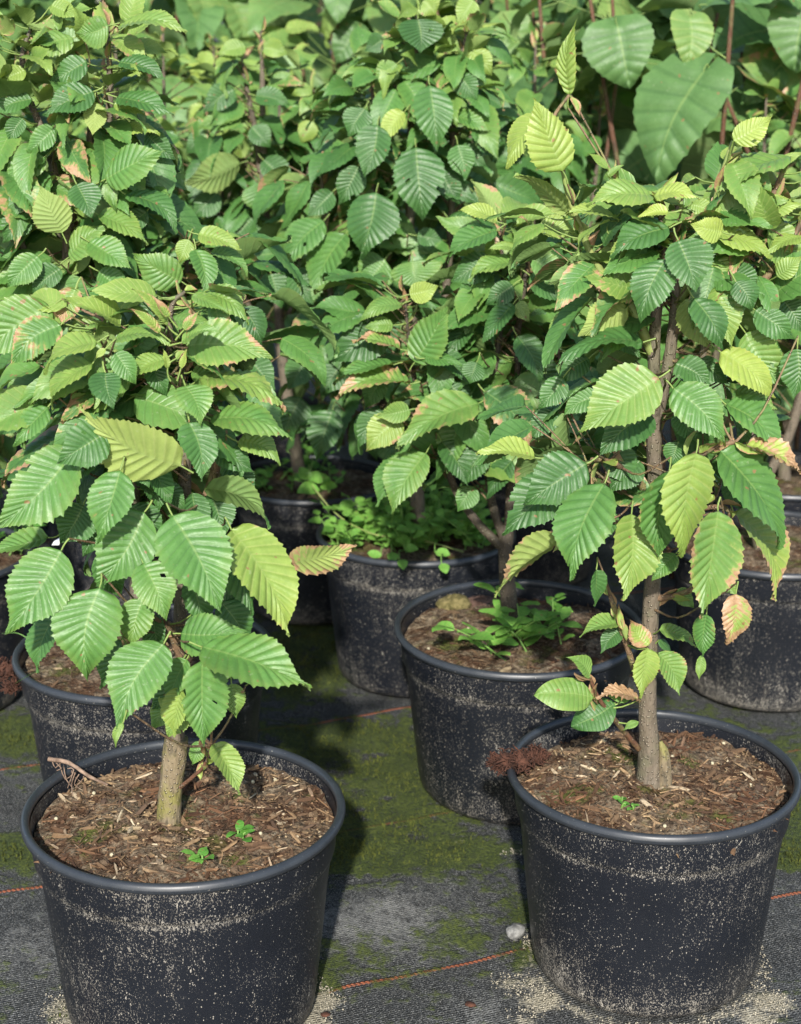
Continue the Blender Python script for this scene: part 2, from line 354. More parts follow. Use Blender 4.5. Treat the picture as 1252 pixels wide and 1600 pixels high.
def leaf(acc, base, tip, normal, W, level='mid', curl=.5, fold=.25, twist=0., cup=0., pleat=.014, wav=.02, tint=(.3, 0, .3), kind='horn', tear=0.):
    T, S, f, nv, sub = leaf_grid(level)
    T0 = T; A = np.abs(S); T = T ** RNG.uniform(.88, 1.15)
    asym = RNG.normal(0, .06); bow = RNG.normal(0, .05)
    if kind == 'horn':
        tau = 1 - (1 - T) ** 1.85; ww = tau ** .60 * (1 - tau) ** 1.02 / .3385; shear = 1.
        ww = ww * (1 - .50 * np.clip((tau - .62) / .38, 0, 1))
    elif kind == 'broad':
        tau = 1 - (1 - T) ** 1.5; ww = tau ** .36 * (1 - tau) ** .95; ww = ww / .463; shear = 1.
    else:
        tau = 1 - (1 - T) ** 1.25; ww = (np.sin(math.pi * tau ** .9)) ** .75; shear = 1.
    y = (1 - A) * T + A * tau
    if kind == 'broad': y = y - .20 * A ** 2 * np.exp(-tau * 6)
    ph = (T0 * nv) % 1.0; ri = (np.round(T0 * nv * sub).astype(int)) % sub
    if kind in ('horn', 'broad'):
        amp = .044 if kind == 'horn' else .026
        tooth = np.where(ri == 0, 1., np.where(ri == sub // 2, .25, -.55)) if sub > 2 else np.where(ri == 0, .7, -.5)
        jit = RNG.normal(0, .25, T.shape)
        e = (A > .99)
        ww = ww * (1 + e * amp * (tooth + jit) * 1.4); y = y + e * amp * .32 * np.maximum(tooth, 0)
    x = S * ww * W / 2 * (1 + asym * np.sign(S))
    P0 = np.asarray(base, float); P1 = np.asarray(tip, float)
    L0 = np.linalg.norm(P1 - P0)
    # first in units of L=1, curled; chord matched afterwards
    xl = x / L0 + bow * np.sin(math.pi * np.clip(y, 0, 1))
    tri = 1 - np.abs(2 * ph - 1)
    z = pleat * tri * np.minimum(1, A * 4) * (1 - .35 * A) + fold * np.abs(x / L0) * 1. + cup * A ** 2 * W / L0
    z = z + wav * np.sin(T * RNG.uniform(6, 13) + RNG.uniform(0, 6) + (S > 0) * 1.7) * A ** 2
    if tear: z = z + tear * RNG.normal(size=T.shape) * A
    c = curl if abs(curl) > 1e-3 else 1e-3
    cc = c * (0.35 + .65 * np.clip(y, 0, 1.1))
    yy = np.sin(cc * y) / np.maximum(np.abs(cc), 1e-6) * np.sign(cc); zz = -(1 - np.cos(cc * y)) / np.maximum(np.abs(cc), 1e-6) * np.sign(cc)
    ang = cc * y
    py = yy + z * np.sin(ang); pz = zz + z * np.cos(ang); px = xl
    if twist:
        a = twist * y; px, pz = px * np.cos(a) - z * np.sin(a) * .0 - (pz - zz) * np.sin(a), zz + px * np.sin(a) * 1. + (pz - zz) * np.cos(a)
    tp = np.array([0, math.sin(c) / c, -(1 - math.cos(c)) / c]); Lc = np.linalg.norm(tp)
    fl = tp / Lc; nl = np.array([0, -fl[2], fl[1]])
    D = unit(P1 - P0); N = np.asarray(normal, float); N = unit(N - (N @ D) * D); Rr = np.cross(D, N)
    loc = np.stack([px.ravel(), py.ravel(), pz.ravel()], 1)
    k = L0 / Lc
    V = P0 + k * (loc @ fl)[:, None] * D + k * (loc @ nl)[:, None] * N + L0 * loc[:, :1] * Rr
    uv = np.stack([T0.ravel(), S.ravel() * .5 + .5], 1)
    if level in ('hi', 'mid') and RNG.uniform() < .16:            # nibbled edges and small holes
        fc_t = T0.ravel()[f].mean(1); fc_s = S.ravel()[f].mean(1); keep = np.ones(len(f), bool)
        for _ in range(int(RNG.integers(1, 3))):
            t0, s0, rr = RNG.uniform(.15, .92), RNG.choice([-1, 1]) * RNG.uniform(.45, 1.02), RNG.uniform(.018, .045)
            keep &= ((fc_t - t0) / rr) ** 2 + ((fc_s - s0) / (rr * 3.0)) ** 2 > RNG.uniform(.6, 1.3, len(f))
        f = f[keep]
    acc.add(V, f, uv, tint)

def struct(o, kind='structure'): o['kind'] = kind; return o
def label(o, text, cat=None, group=None):
    o['label'] = text
    if cat: o['category'] = cat
    if group: o['group'] = group
    return o
def empty(name, loc):
    o = bpy.data.objects.new(name, None); COL.objects.link(o); o.location = loc; o.empty_display_size = .05; return o

# ---------------------------------------------------------------- pots
POTH = .22
def lathe(acc, prof, seg=96):
    V = []; n = len(prof)
    for r, z in prof:
        a = np.arange(seg) * 2 * math.pi / seg
        V.append(np.stack([r * np.cos(a), r * np.sin(a), np.full(seg, z)], 1))
    Fq = [(i * seg + k, i * seg + (k + 1) % seg, (i + 1) * seg + (k + 1) % seg, (i + 1) * seg + k) for i in range(n - 1) for k in range(seg)]
    acc.add(np.concatenate(V), Fq)
def pot_meshes():
    a = Acc()
    prof = [(.02, .002), (.100, .002), (.108, .001), (.114, .004), (.1175, .010), (.1195, .022), (.128, .10), (.1345, .168), (.1355, .171), (.1385, .1745), (.1395, .178), (.1425, .211)]
    inner = [(.1405, .211), (.137, .178), (.126, .10), (.113, .02), (.02, .012)]
    lathe(a, prof); lathe(a, inner)
    b = Acc(); c = np.arange(13) * 2 * math.pi / 12
    lathe(b, [(  .1450 + .0042 * math.cos(x), .2140 + .0054 * math.sin(x)) for x in c])
    return a, b
_pa, _pb = pot_meshes()
_po = _pa.build('pot', M_POT); POT_ME = _po.data; bpy.data.objects.remove(_po)
_po = _pb.build('rim', M_RIM); RIM_ME = _po.data; bpy.data.objects.remove(_po)

def chips(rad, n, zf, big=1., tone=1.):
    a = Acc(); cols = [(.21, .145, .090), (.145, .096, .062), (.28, .195, .118), (.095, .064, .046), (.36, .26, .155), (.43, .31, .19), (.48, .38, .25), (.55, .47, .35)]
    f1, f2 = RNG.uniform(0, 6, 2)
    pt = lambda x, y: max(.0, min(1., .5 + .38 * math.sin(x * 37 + f1 + 1.5 * math.sin(y * 29)) + .30 * math.sin(y * 43 + f2 + 1.3 * math.sin(x * 31))))
    for i in range(n):
        r = rad * math.sqrt(RNG.uniform(0, 1)) * .985; th = RNG.uniform(0, 6.283)
        x, y = r * math.cos(th), r * math.sin(th)
        q = RNG.uniform(); L = (.0026 + .021 * q ** 6) * big; Wd = L * RNG.uniform(.06, .26) if q > .30 else L * RNG.uniform(.4, .9); H_ = Wd * RNG.uniform(.25, .6)
        v = np.array([(-1, -.6, -1), (-.4, -1, -1), (.8, -.8, -1), (1, .4, -1), (.3, 1, -1), (-.9, .8, -1), (-.8, -.5, 1), (-.3, -.8, 1), (.7, -.6, 1), (.8, .3, 1), (.2, .8, 1), (-.7, .6, 1)], float)
        v = v * (1 + RNG.normal(0, .15, v.shape)) * np.array([L / 2, Wd / 2, H_ / 2])
        az, ti, ro = RNG.uniform(0, 6.28), RNG.normal(0, .28), RNG.normal(0, .5)
        cz, sz, ct, st, cr, sr = math.cos(az), math.sin(az), math.cos(ti), math.sin(ti), math.cos(ro), math.sin(ro)
        M = np.array([[cz, -sz, 0], [sz, cz, 0], [0, 0, 1]]) @ np.array([[ct, 0, -st], [0, 1, 0], [st, 0, ct]]) @ np.array([[1, 0, 0], [0, cr, -sr], [0, sr, cr]])
        v = v @ M.T + np.array([x, y, zf(x, y) + RNG.uniform(.0, .0025)])
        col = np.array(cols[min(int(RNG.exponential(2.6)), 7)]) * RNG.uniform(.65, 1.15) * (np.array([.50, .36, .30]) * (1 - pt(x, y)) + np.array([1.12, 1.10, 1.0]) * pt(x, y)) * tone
        a.add(v, [(k, (k + 1) % 6, (k + 1) % 6 + 6, k + 6) for k in range(6)] + [(6, 7, 8, 9), (6, 9, 10, 11)], None, col)
    for i in range(int(n * .022)):                       # crumbs of peat
        r = rad * math.sqrt(RNG.uniform(0, 1)) * .97; th = RNG.uniform(0, 6.283); x, y = r * math.cos(th), r * math.sin(th)
        q = RNG.uniform(.0015, .0045) * big; ball(a, (x, y, zf(x, y) + q * .15), q, np.array(cols[int(RNG.integers(4))]) * RNG.uniform(.35, .8) * tone, 5, .16, (1, 1, .75))
    for i in range(int(n * .003)):                       # slow-release feed beads
        r = rad * math.sqrt(RNG.uniform(0, 1)) * .95; th = RNG.uniform(0, 6.283); x, y = r * math.cos(th), r * math.sin(th)
        ball(a, (x, y, zf(x, y) + .0015), .0019, (.52, .47, .32))
    return a
def ball(a, c, r, col, n=6, jit=0., sq=(1, 1, 1)):
    V = []; seg = n * 2
    for i in range(n + 1):
        ph = math.pi * i / n
        for k in range(seg):
            th = 2 * math.pi * k / seg; j = 1 + (RNG.normal(0, jit) if jit else 0)
            V.append((c[0] + r * sq[0] * j * math.sin(ph) * math.cos(th), c[1] + r * sq[1] * j * math.sin(ph) * math.sin(th), c[2] + r * sq[2] * j * math.cos(ph)))
    a.add(V, [(i * seg + k, (i + 1) * seg + k, (i + 1) * seg + (k + 1) % seg, i * seg + (k + 1) % seg) for i in range(n) for k in range(seg)], None, col)

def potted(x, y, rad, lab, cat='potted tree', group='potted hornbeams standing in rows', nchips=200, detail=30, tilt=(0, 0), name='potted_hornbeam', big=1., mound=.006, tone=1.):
    root = empty(name, (x, y, 0)); label(root, lab, cat, group)
    k = rad / .15
    p = bpy.data.objects.new('pot', POT_ME); COL.objects.link(p); p.parent = root; p.scale = (k, k, 1); p.rotation_euler = (tilt[0], tilt[1], 0 if tilt[0] else RNG.uniform(0, 6.28)); e_ = RNG.uniform(-.008, .008); p.scale = (k * (1 + e_), k * (1 - e_), 1)
    rm = bpy.data.objects.new('rim', RIM_ME); COL.objects.link(rm); rm.parent = p
    sr = .1380 * k; ph = RNG.uniform(0, 6.28, 6); zb = .199
    def zf(px, py):
        rr = math.hypot(px, py) / sr
        return zb + mound * (1 - rr ** 2) + .003 * (math.sin(px * 55 + ph[0]) * math.cos(py * 47 + ph[1])) + .0018 * math.sin(px * 130 + ph[2]) * math.sin(py * 120 + ph[3]) - .006 * max(0, rr - .8) * 5 * (.5 + .5 * math.sin(3 * math.atan2(py, px) + ph[4]))
    a = Acc(); nr_, ns = detail, detail * 3; V = [(0, 0, zf(0, 0))]
    for i in range(1, nr_ + 1):
        for j in range(ns):
            r = sr * i / nr_; t = 2 * math.pi * j / ns; px, py = r * math.cos(t), r * math.sin(t); V.append((px, py, zf(px, py) + RNG.normal(0, .0009)))
    Fq = [(1 + i * ns + j, 1 + (i + 1) * ns + j, 1 + (i + 1) * ns + (j + 1) % ns, 1 + i * ns + (j + 1) % ns) for i in range(nr_ - 1) for j in range(ns)]
    a.add(V, Fq); a.f.append(np.array([(0, 1 + j, 1 + (j + 1) % ns) for j in range(ns)]))
    s = a.build('soil', M_SOIL, root); s.rotation_euler = (tilt[0], tilt[1], 0); s.location = (0, 0, 0)
    if nchips:
        c = chips(sr, nchips, zf, big, tone).build('wood_chips', M_CHIP, s, smooth=False); c['kind'] = 'stuff'
    return root, (lambda wx, wy: zf(wx - x, wy - y))

# ---------------------------------------------------------------- trees
CAMH_DIR = np.array([0, -1., 0])
class Tree:
    def __init__(s, root, Y):
        s.root = root; s.Y = Y; s.o = np.array(root.location); s.fol = Acc(); s.tw = Acc(); s.stems = []; s.trunk = None; s.mat = M_LEAF
    def px(s, x, y, dz=0.): return at_y(x, y, s.Y - dz)
    def stem(s, pts, radii, name='branch', mat=None, bear=(0., 1.), seg=10, wob=.03, n=None):
        P = [p if isinstance(p, np.ndarray) else s.px(*p) for p in pts]
        a = Acc(); C = tube(a, P, radii, n or max(10, len(P) * 6), seg, (0, 0, 0), wob)
        par = s.root if s.trunk is None else s.trunk
        o = a.build('trunk' if s.trunk is None else name, mat or M_BARK, par, s.o)
        if s.trunk is None: s.trunk = o
        if bear: s.stems.append(C[int(len(C) * bear[0]):max(2, int(len(C) * bear[1]))])
        return C
    def nearest(s, P, up=.6):
        best = None
        for C in s.stems:
            d = np.linalg.norm((C - P) * np.array([1, 1, 1.]), axis=1); sc = d + np.where(C[:, 2] > P[2] - up * .3 * d, .05, 0)
            i = int(np.argmin(sc))
            if best is None or sc[i] < best[0]: best = (sc[i], C[i])
        return best[1]
    def connect(s, B, D, petL=.012):
        """petiole and twig from the nearest stem to a leaf base"""
        S = s.nearest(B); d = np.linalg.norm(S - B)
        q = B - unit(D) * min(petL, d * .5)
        if d > .035:
            mid = (S + q) / 2 + np.array([0, 0, -.10 * d]) + RNG.normal(0, .004, 3)
            tube(s.tw if s.mat == M_LEAF else s.fol, [S, mid, q], [.0015, .0011, .0009], 7, 5, (.75, 0, .2), cap=False)
            tube(s.fol, [q, (q + B) / 2 + RNG.normal(0, .0006, 3), B], [.0009, .0007], 4, 5, (.75, 0, .2), cap=False)
        else:
            tube(s.fol, [S, (S + B) / 2 + np.array([0, 0, -.08 * d]), B], [.0010, .0007], 5, 5, (.75, 0, .2), cap=False)
    def hero(s, bx, by, tx, ty, w, z=6, tint='g', zt=None, brown=0., flags='', curl=None, fold=None, acc=None, ratio=.60, twig=True, level='hi', kind='horn', pleat=.027, twist=None, tear=0.):
        """a leaf seen from (bx,by) to (tx,ty) in the picture, w pixels wide, z cm in front of its stem"""
        z0 = z / 100.; L2 = math.hypot(tx - bx, ty - by); B = s.px(bx, by, z0); ppm = FPX / depth(B)
        if zt is None: zt = z + RNG.uniform(.0, .28) * L2 / ppm * 100
        Tp = s.px(tx, ty, zt / 100.); D = unit(Tp - B); L = np.linalg.norm(Tp - B)
        W = max(ratio * L, 1e-4); wa = w / ppm * .91
        if wa > W: W = wa
        if 'n' in flags: W = wa / .9
        cphi = min(1., wa / W); cphi = min(cphi, .985); sphi = math.sqrt(1 - cphi ** 2)
        cv = unit(CAM - B); cv = unit(cv - (cv @ D) * D); side = unit(np.cross(D, cv))
        if side[2] < 0 or (abs(side[2]) < .12 and RNG.uniform() < .5): side = -side
        sg = -1. if 'u' in flags else 1.
        if 'd' in flags: side = -side
        N = sg * cphi * cv + sphi * side
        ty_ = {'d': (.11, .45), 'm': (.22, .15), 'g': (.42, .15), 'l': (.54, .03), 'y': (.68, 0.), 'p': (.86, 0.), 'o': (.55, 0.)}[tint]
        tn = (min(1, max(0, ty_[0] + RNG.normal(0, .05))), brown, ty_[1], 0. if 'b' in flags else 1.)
        if curl is None: curl = RNG.uniform(.25, .75) * (-1 if 'u' in flags else 1)
        if fold is None: fold = RNG.uniform(.10, .28)
        leaf(acc or s.fol, B, Tp, N, W, level, curl, fold, RNG.normal(0, .18) if twist is None else twist, RNG.uniform(-.10, .05), pleat, .034, tn, kind, tear)
        if twig: s.connect(B, D)
        return B
    def fill(s, n, Lr=(.05, .095), spread=(.02, .10), zmax=.02, u=(0., 1.), avoid=None, level='mid', kind='horn', ytop=None, ratio=(.44, .57), ybase=.28, stems=None, brown=.06, top=None):
        st = stems or s.stems; lens = np.array([np.linalg.norm(np.diff(C, axis=0), axis=1).sum() for C in st]); pr = lens / lens.sum()
        zs = np.concatenate([C[:, 2] for C in st]); zlo, zhi = zs.min(), zs.max(); k = 0; tries = 0
        while k < n and tries < n * 12:
            tries += 1
            C = st[int(RNG.choice(len(st), p=pr))]; q = RNG.uniform(*u); x = q * (len(C) - 1); i = min(int(x), len(C) - 2)
            S = C[i] + (C[i + 1] - C[i]) * (x - i)
            h = (S[2] - zlo) / max(.01, zhi - zlo); az = RNG.uniform(0, 6.283); o = np.array([math.cos(az), math.sin(az), 0.])
            sp = spread[0] + (spread[1] - spread[0]) * RNG.uniform() * (1 - .75 * max(0, h - .45) / .55)
            rise = RNG.uniform(-.1, .5) * sp
            B = S + o * sp + np.array([0, 0, rise])
            L = RNG.uniform(*Lr) * (1 - .42 * max(0, h - .6) / .4)
            drop = RNG.uniform(.15, 1.9) * (1 - .45 * h) - .20 * h + (RNG.uniform(-.9, .2) if h > .85 else 0)
            D = unit(o * RNG.uniform(.6, 1.) + np.array([0, 0, -drop]) + RNG.normal(0, .28, 3))
            Tp = B + D * L
            if (s.Y - min(B[1], Tp[1])) > zmax + (0. if h < .7 else .02): continue
            mx, my = project((B + Tp) / 2); tx_, ty_ = project(Tp)
            if avoid and (avoid(mx, my) or avoid(tx_, ty_)): continue
            N = unit(np.array([0, 0, .7]) + o * (.25 + drop * .5) + np.array([0, -.22, 0]) + RNG.normal(0, .38, 3))
            yv = ybase + RNG.normal(0, .11) + .34 * max(0, h - .72) / .28
            b = 0. if RNG.uniform() > brown * 3 else RNG.uniform(.15, .5)
            leaf(s.fol, B, Tp, N, L * RNG.uniform(*ratio), level, RNG.uniform(.15, 1.1), RNG.uniform(.1, .4), RNG.normal(0, .3), RNG.uniform(-.12, .1), .022, .04, (min(1, max(0, yv)), b, RNG.uniform(0, .6)), kind)
            if sp > .04:
                tube(s.tw if s.mat == M_LEAF else s.fol, [S + np.array([0, 0, -.02]), (S + B) / 2 + np.array([0, 0, -.008]), B], [.0013, .0009, .0007], 5, 4, (.7, 0, .2), cap=False)
            else:
                tube(s.fol, [S, (S + B) / 2 - np.array([0, 0, .003]), B], [.0009, .0006], 4, 4, (.7, 0, .2), cap=False)
            k += 1
    def buds(s, n=6, stems=None):
        for C in (stems or s.stems):
            e = C[-1]; d = unit(C[-1] - C[-4])
            for i in range(n):
                q = e - d * .012 * i; o = unit(d + RNG.normal(0, .45, 3))
                leaf(s.fol, q, q + o * RNG.uniform(.012, .030), unit(RNG.normal(size=3)), .007, 'far', .3, .5, 0, .3, 0, 0, (.8, RNG.uniform(.35, .8), 0))
    def finish(s, mat=None):
        if len(s.tw.v) < 40:
            for v, f, c in zip(s.tw.v, s.tw.f, s.tw.c): s.fol.add(v, f - f.min(), None, (.7, 0, .2))
        else: s.tw.build('twigs', M_TWIG, s.trunk, s.o)['kind'] = 'stuff'
        return s.fol.build('foliage', mat or s.mat, s.root, s.o)
    def single(s, name, lab, *a, **k):
        acc = Acc(); s.hero(*a, acc=acc, **k); o = acc.build(name, s.mat, s.root, s.o); o['label'] = lab; return o
# ---------------------------------------------------------------- ground: one sheet of weed matting to the horizon
POTS = dict(L=(288, 1256, .1550), R=(1020, 1197, .1475), M=(810, 969, .1545), B=(225, 1010, .1555), C=(650, 828, .145), D=(490, 744, .139), E=(1208, 842, .153))
PXY = {k: tuple(at_z(v[0], v[1], .22)[:2]) + (v[2],) for k, v in POTS.items()}
def build_ground():
    def axis(lo, hi, st, far):
        a = np.arange(lo, hi, st); g = np.array([.05, .15, .4, 1, 3, 10, 30, 80, far])
        return np.concatenate([lo - g[::-1], a, hi + g])
    X = axis(-1.0, 1.1, .0125, 160); Y = axis(.9, 3.2, .0125, 160)
    XX, YY = np.meshgrid(X, Y, indexing='ij')
    moss = np.zeros_like(XX); sand = np.zeros_like(XX); dust = np.zeros_like(XX)
    def blob(F, px, py, r, a, ex=1.):
        c = at_z(px, py, 0); d2 = ((XX - c[0]) / (r * ex)) ** 2 + ((YY - c[1]) / r) ** 2
        np.maximum(F, a * np.exp(-d2 * 1.1), out=F)
    for q in [(560, 1150, .10, .75, 1.3), (470, 1140, .05, .5), (610, 1205, .09, .8, 1.2), (545, 1325, .075, .95, 1.2), (620, 1318, .06, .9), (700, 1325, .06, .75, 1.4), (760, 1330, .04, .7),
              (825, 1485, .028, .95), (822, 1425, .03, .8), (800, 1400, .03, .5), (15, 1325, .05, .75), (30, 1145, .08, .7, 1.5), (1232, 1330, .05, .95), (1235, 1260, .05, .8),
              (470, 1050, .12, .75), (500, 1000, .14, .7), (560, 1190, .13, .58, 1.3), (600, 1280, .10, .72, 1.3), (530, 1230, .06, .65), (650, 1240, .06, .65), (480, 1170, .08, .5), (690, 1330, .08, .5, 1.4), (560, 1500, .08, .36, 1.3), (30, 1330, .06, .6), (700, 1450, .06, .36), (1240, 1300, .07, .65), (20, 1150, .06, .6), (105, 1580, .02, .8), (530, 1260, .05, .7), (520, 1470, .04, .35), (640, 1180, .06, .7), (560, 1480, .06, .42), (1100, 1160, .2, .5), (60, 1300, .06, .45), (500, 1545, .015, .5)]: blob(moss, *q)
    for q in [(845, 1560, .032, .8), (800, 1535, .03, .6), (820, 1590, .024, .6), (1205, 1565, .028, .95), (1180, 1590, .025, .9), (505, 1560, .022, .95), (490, 1590, .025, .9), (98, 1570, .03, .8), (110, 1598, .03, .8), (715, 1310, .03, .45), (800, 1330, .03, .5), (560, 1110, .02, .3)]: blob(sand, *q)
    for k, (x, y, r) in PXY.items():
        d = np.abs(np.hypot(XX - x, YY - y) - r * .80); np.maximum(sand, (.55 if k in 'LR' else .28) * np.exp(-(d / .018) ** 2), out=sand)
    for q in [(590, 1450, .13, .75, 1.4), (690, 1380, .07, .55), (40, 1480, .12, .55, 1.5), (760, 1580, .07, .6), (640, 1560, .10, .35), (590, 1225, .04, .6), (660, 1200, .03, .5), (40, 1240, .06, .2), (1230, 1450, .04, .5)]: blob(dust, *q)
    n1, n2 = XX.shape
    ph = RNG.uniform(0, 6, 4)
    Z = .0022 * np.sin(XX * 21 + ph[0]) * np.sin(YY * 26 + ph[1]) + .0014 * np.sin(XX * 57 + ph[2] + 2 * YY) * np.sin(YY * 49 + ph[3])
    Z = np.where((np.abs(XX) < 1.3) & (YY > .6) & (YY < 3.4), Z, 0) - .0035
    idx = np.arange(n1 * n2).reshape(n1, n2)
    f = np.stack([idx[:-1, :-1].ravel(), idx[1:, :-1].ravel(), idx[1:, 1:].ravel(), idx[:-1, 1:].ravel()], 1)
    me = bpy.data.meshes.new('ground'); me.from_pydata(np.stack([XX.ravel(), YY.ravel(), Z.ravel()], 1).tolist(), [], f.tolist())
    a = me.attributes.new('stain', 'FLOAT_COLOR', 'POINT'); a.data.foreach_set('color', np.stack([moss.ravel(), sand.ravel(), dust.ravel(), np.ones(moss.size)], 1).ravel())
    me.polygons.foreach_set('use_smooth', np.ones(len(f), bool)); me.materials.append(M_GROUND)
    o = bpy.data.objects.new('ground', me); COL.objects.link(o); struct(o)
    # moss tufts standing a few millimetres off the matting
    acc = Acc(); cand = np.argwhere(moss > .45); V = []; Fq = []
    for i in range(16000):
        c = cand[int(RNG.integers(len(cand)))]; m_ = moss[c[0], c[1]]
        if RNG.uniform() > (m_ - .3): continue
        x = X[c[0]] + RNG.uniform(-.008, .008); y = Y[c[1]] + RNG.uniform(-.008, .008)
        if math.sin(x * 61 + 1.3) * math.sin(y * 53) + RNG.normal(0, .35) < .05: continue
        for k in range(4):
            az = RNG.uniform(0, 6.28); h = RNG.uniform(.0006, .0021); w_ = .0009; d = np.array([math.cos(az), math.sin(az)])
            b = len(V); V += [(x - w_ * d[1], y + w_ * d[0], -.002), (x + w_ * d[1], y - w_ * d[0], -.002), (x + d[0] * h * .9, y + d[1] * h * .9, h)]; Fq.append((b, b + 1, b + 2))
    acc.add(V, Fq); mo = acc.build('moss', M_MOSS); struct(mo, 'stuff'); label(mo, 'yellow green moss growing in patches on the black matting')
    acc = Acc(); cand = np.argwhere(sand > .42)
    for i in range(3500):
        c = cand[int(RNG.integers(len(cand)))]
        if any(math.hypot(X[c[0]] - x, Y[c[1]] - y) < r * .80 for x, y, r in PXY.values()): continue
        ball(acc, (X[c[0]] + RNG.uniform(-.008, .008), Y[c[1]] + RNG.uniform(-.008, .008), -.0005), RNG.uniform(.0004, .0011), (0, 0, 0), 2, .3)
    sa = acc.build('sand', M_SAND); struct(sa, 'stuff'); label(sa, 'pale sand washed out around the feet of the pots')
build_ground()

def mk(k, lab, **kw):
    x, y, r = PXY[k]; root, zf = potted(x, y, r, lab, **kw); return Tree(root, y), zf

# ================================================================ the front left tree
T, zL = mk('L', 'stocky hornbeam with a pale stub trunk in the front left black pot', nchips=3000, tone=.98, detail=46)
T.stem([(263, 1318), (264, 1285), (266, 1240), (272, 1190), (276, 1152)], [.0150, .0128, .0114, .0112, .0118, .0112], bear=None, seg=18, wob=.03, mat=M_STUB, n=22)
T.stem([(276, 1160), (288, 1060, .01), (268, 985, .03), (258, 975, .035)], [.005, .0045, .004, .003], mat=M_TWIG, bear=(.4, 1))
T.stem([(276, 1165), (282, 1000), (284, 860), (289, 740), (284, 640), (284, 590), (288, 520)], [.0075, .007, .0066, .0062, .0042, .003, .0016], bear=(.1, 1))
T.stem([(274, 1165), (240, 1000), (214, 860), (211, 760), (225, 650), (262, 560), (268, 480), (290, 455)], [.007, .0062, .006, .005, .004, .003, .0024, .0013], bear=(.1, 1))
T.stem([(214, 860), (185, 740), (168, 640), (160, 540), (163, 500)], [.006, .005, .004, .003, .002], bear=(.1, 1), mat=M_TWIG)
T.stem([(284, 860), (330, 760), (345, 660), (330, 560), (300, 480)], [.006, .005, .004, .003, .0015], bear=(.1, 1), mat=M_TWIG)
T.stem([(282, 1230, .012), (300, 1215, .02), (320, 1195, .03), (330, 1165, .04)], [.0022, .0018, .0014], mat=M_REDTWIG, bear=(.6, 1), seg=6)
H = T.hero
# crown top
H(283, 728, 122, 637, 96, 9, 'p', flags='u', zt=10, curl=-.25, fold=-.12)
H(165, 583, 178, 640, 54, 8, 'd', zt=10)
H(152, 535, 70, 586, 30, 6, 'y', curl=1.2, zt=6); H(145, 568, 83, 640, 36, 5, 'y', curl=1.2); H(150, 556, 50, 640, 60, 2, 'd')
H(75, 636, 20, 698, 42, 4, 'g'); H(180, 550, 213, 602, 42, 6, 'g'); H(178, 532, 266, 538, 24, 5, 'l', curl=.8)
H(95, 508, 20, 576, 62, 1, 'g', brown=.42); H(80, 480, -25, 560, 92, 0, 'g'); H(118, 452, 90, 512, 42, -1, 'l', brown=.62); H(132, 458, 198, 502, 34, -2, 'g')
H(290, 603, 314, 664, 62, 7, 'l', zt=10); H(296, 660, 314, 752, 66, 9, 'd', zt=11); H(330, 655, 457, 688, 50, 5, 'l', curl=1.0)
H(292, 540, 425, 562, 78, 3, 'l', brown=.22, curl=.7); H(312, 592, 448, 640, 44, 3, 'y', brown=.32, curl=.9, tear=.012)
H(372, 690, 438, 728, 42, 3, 'l', curl=.9); H(338, 698, 398, 738, 52, 2, 'd'); H(318, 456, 388, 508, 42, 1, 'l', curl=1.1); H(300, 462, 356, 490, 24, 3, 'l')
H(320, 763, 423, 826, 40, 3, 'g', curl=.9, flags='u'); H(262, 508, 206, 452, 20, 6, 'y', brown=.5, flags='n'); H(250, 520, 203, 482, 17, 6, 'y', brown=.5, flags='n'); H(288, 515, 312, 486, 16, 6, 'y', brown=.5, flags='n')
H(264, 495, 238, 462, 14, 7, 'y', brown=.6, flags='n'); H(276, 560, 290, 548, 10, 8, 'y', brown=.35, flags='n'); H(283, 575, 292, 545, 11, 8, 'p', brown=.3, flags='n'); H(262, 575, 255, 545, 11, 8, 'p', flags='n'); H(165, 545, 150, 560, 11, 8, 'p', brown=.3, flags='n'); H(285, 535, 345, 520, 26, 6, 'l', curl=.9); H(180, 600, 120, 690, 60, 1, 'd'); H(235, 650, 190, 720, 60, 0, 'g'); H(260, 560, 200, 600, 34, 4, 'l'); H(300, 580, 370, 610, 40, 1, 'g'); H(275, 700, 245, 775, 46, 1, 'd')
H(150, 500, 100, 540, 34, -2, 'l', curl=1.0); H(238, 560, 262, 620, 40, 2, 'd'); H(330, 610, 400, 680, 46, -1, 'd'); H(270, 500, 335, 510, 30, 2, 'l', curl=.8)
# middle
H(114, 706, -6, 826, 102, 8, 'g', zt=11, fold=.18); H(166, 676, 88, 725, 78, 9, 'd', zt=11); H(188, 735, 152, 850, 74, 10, 'g', zt=12, brown=.10)
H(205, 722, 234, 762, 50, 6, 'd', zt=8); H(226, 800, 150, 916, 104, 8, 'g', zt=10); H(130, 790, 94, 848, 72, 4, 'd', zt=5, brown=.05)
H(270, 806, 344, 957, 122, 14, 'g', zt=17.5, fold=.10, curl=.45); H(96, 860, 10, 991, 108, 10, 'g', zt=12.5, fold=.12); H(156, 918, 138, 1066, 116, 11, 'g', zt=13, fold=.1)
H(224, 880, 260, 970, 74, 10, 'g', zt=12, brown=.08); H(224, 935, 205, 1012, 62, 8, 'g'); H(75, 840, -25, 868, 42, 2, 'g'); H(86, 962, 61, 1051, 46, 4, 'd', zt=5)
H(362, 828, 447, 992, 90, 11, 'y', zt=13, brown=.12, fold=.14, curl=.7); H(345, 840, 394, 962, 80, 7, 'd', zt=8); H(255, 745, 248, 800, 34, 3, 'd')
H(330, 770, 350, 840, 60, 1, 'd'); H(190, 830, 160, 900, 50, 1, 'd'); H(240, 760, 290, 800, 40, 2, 'd')
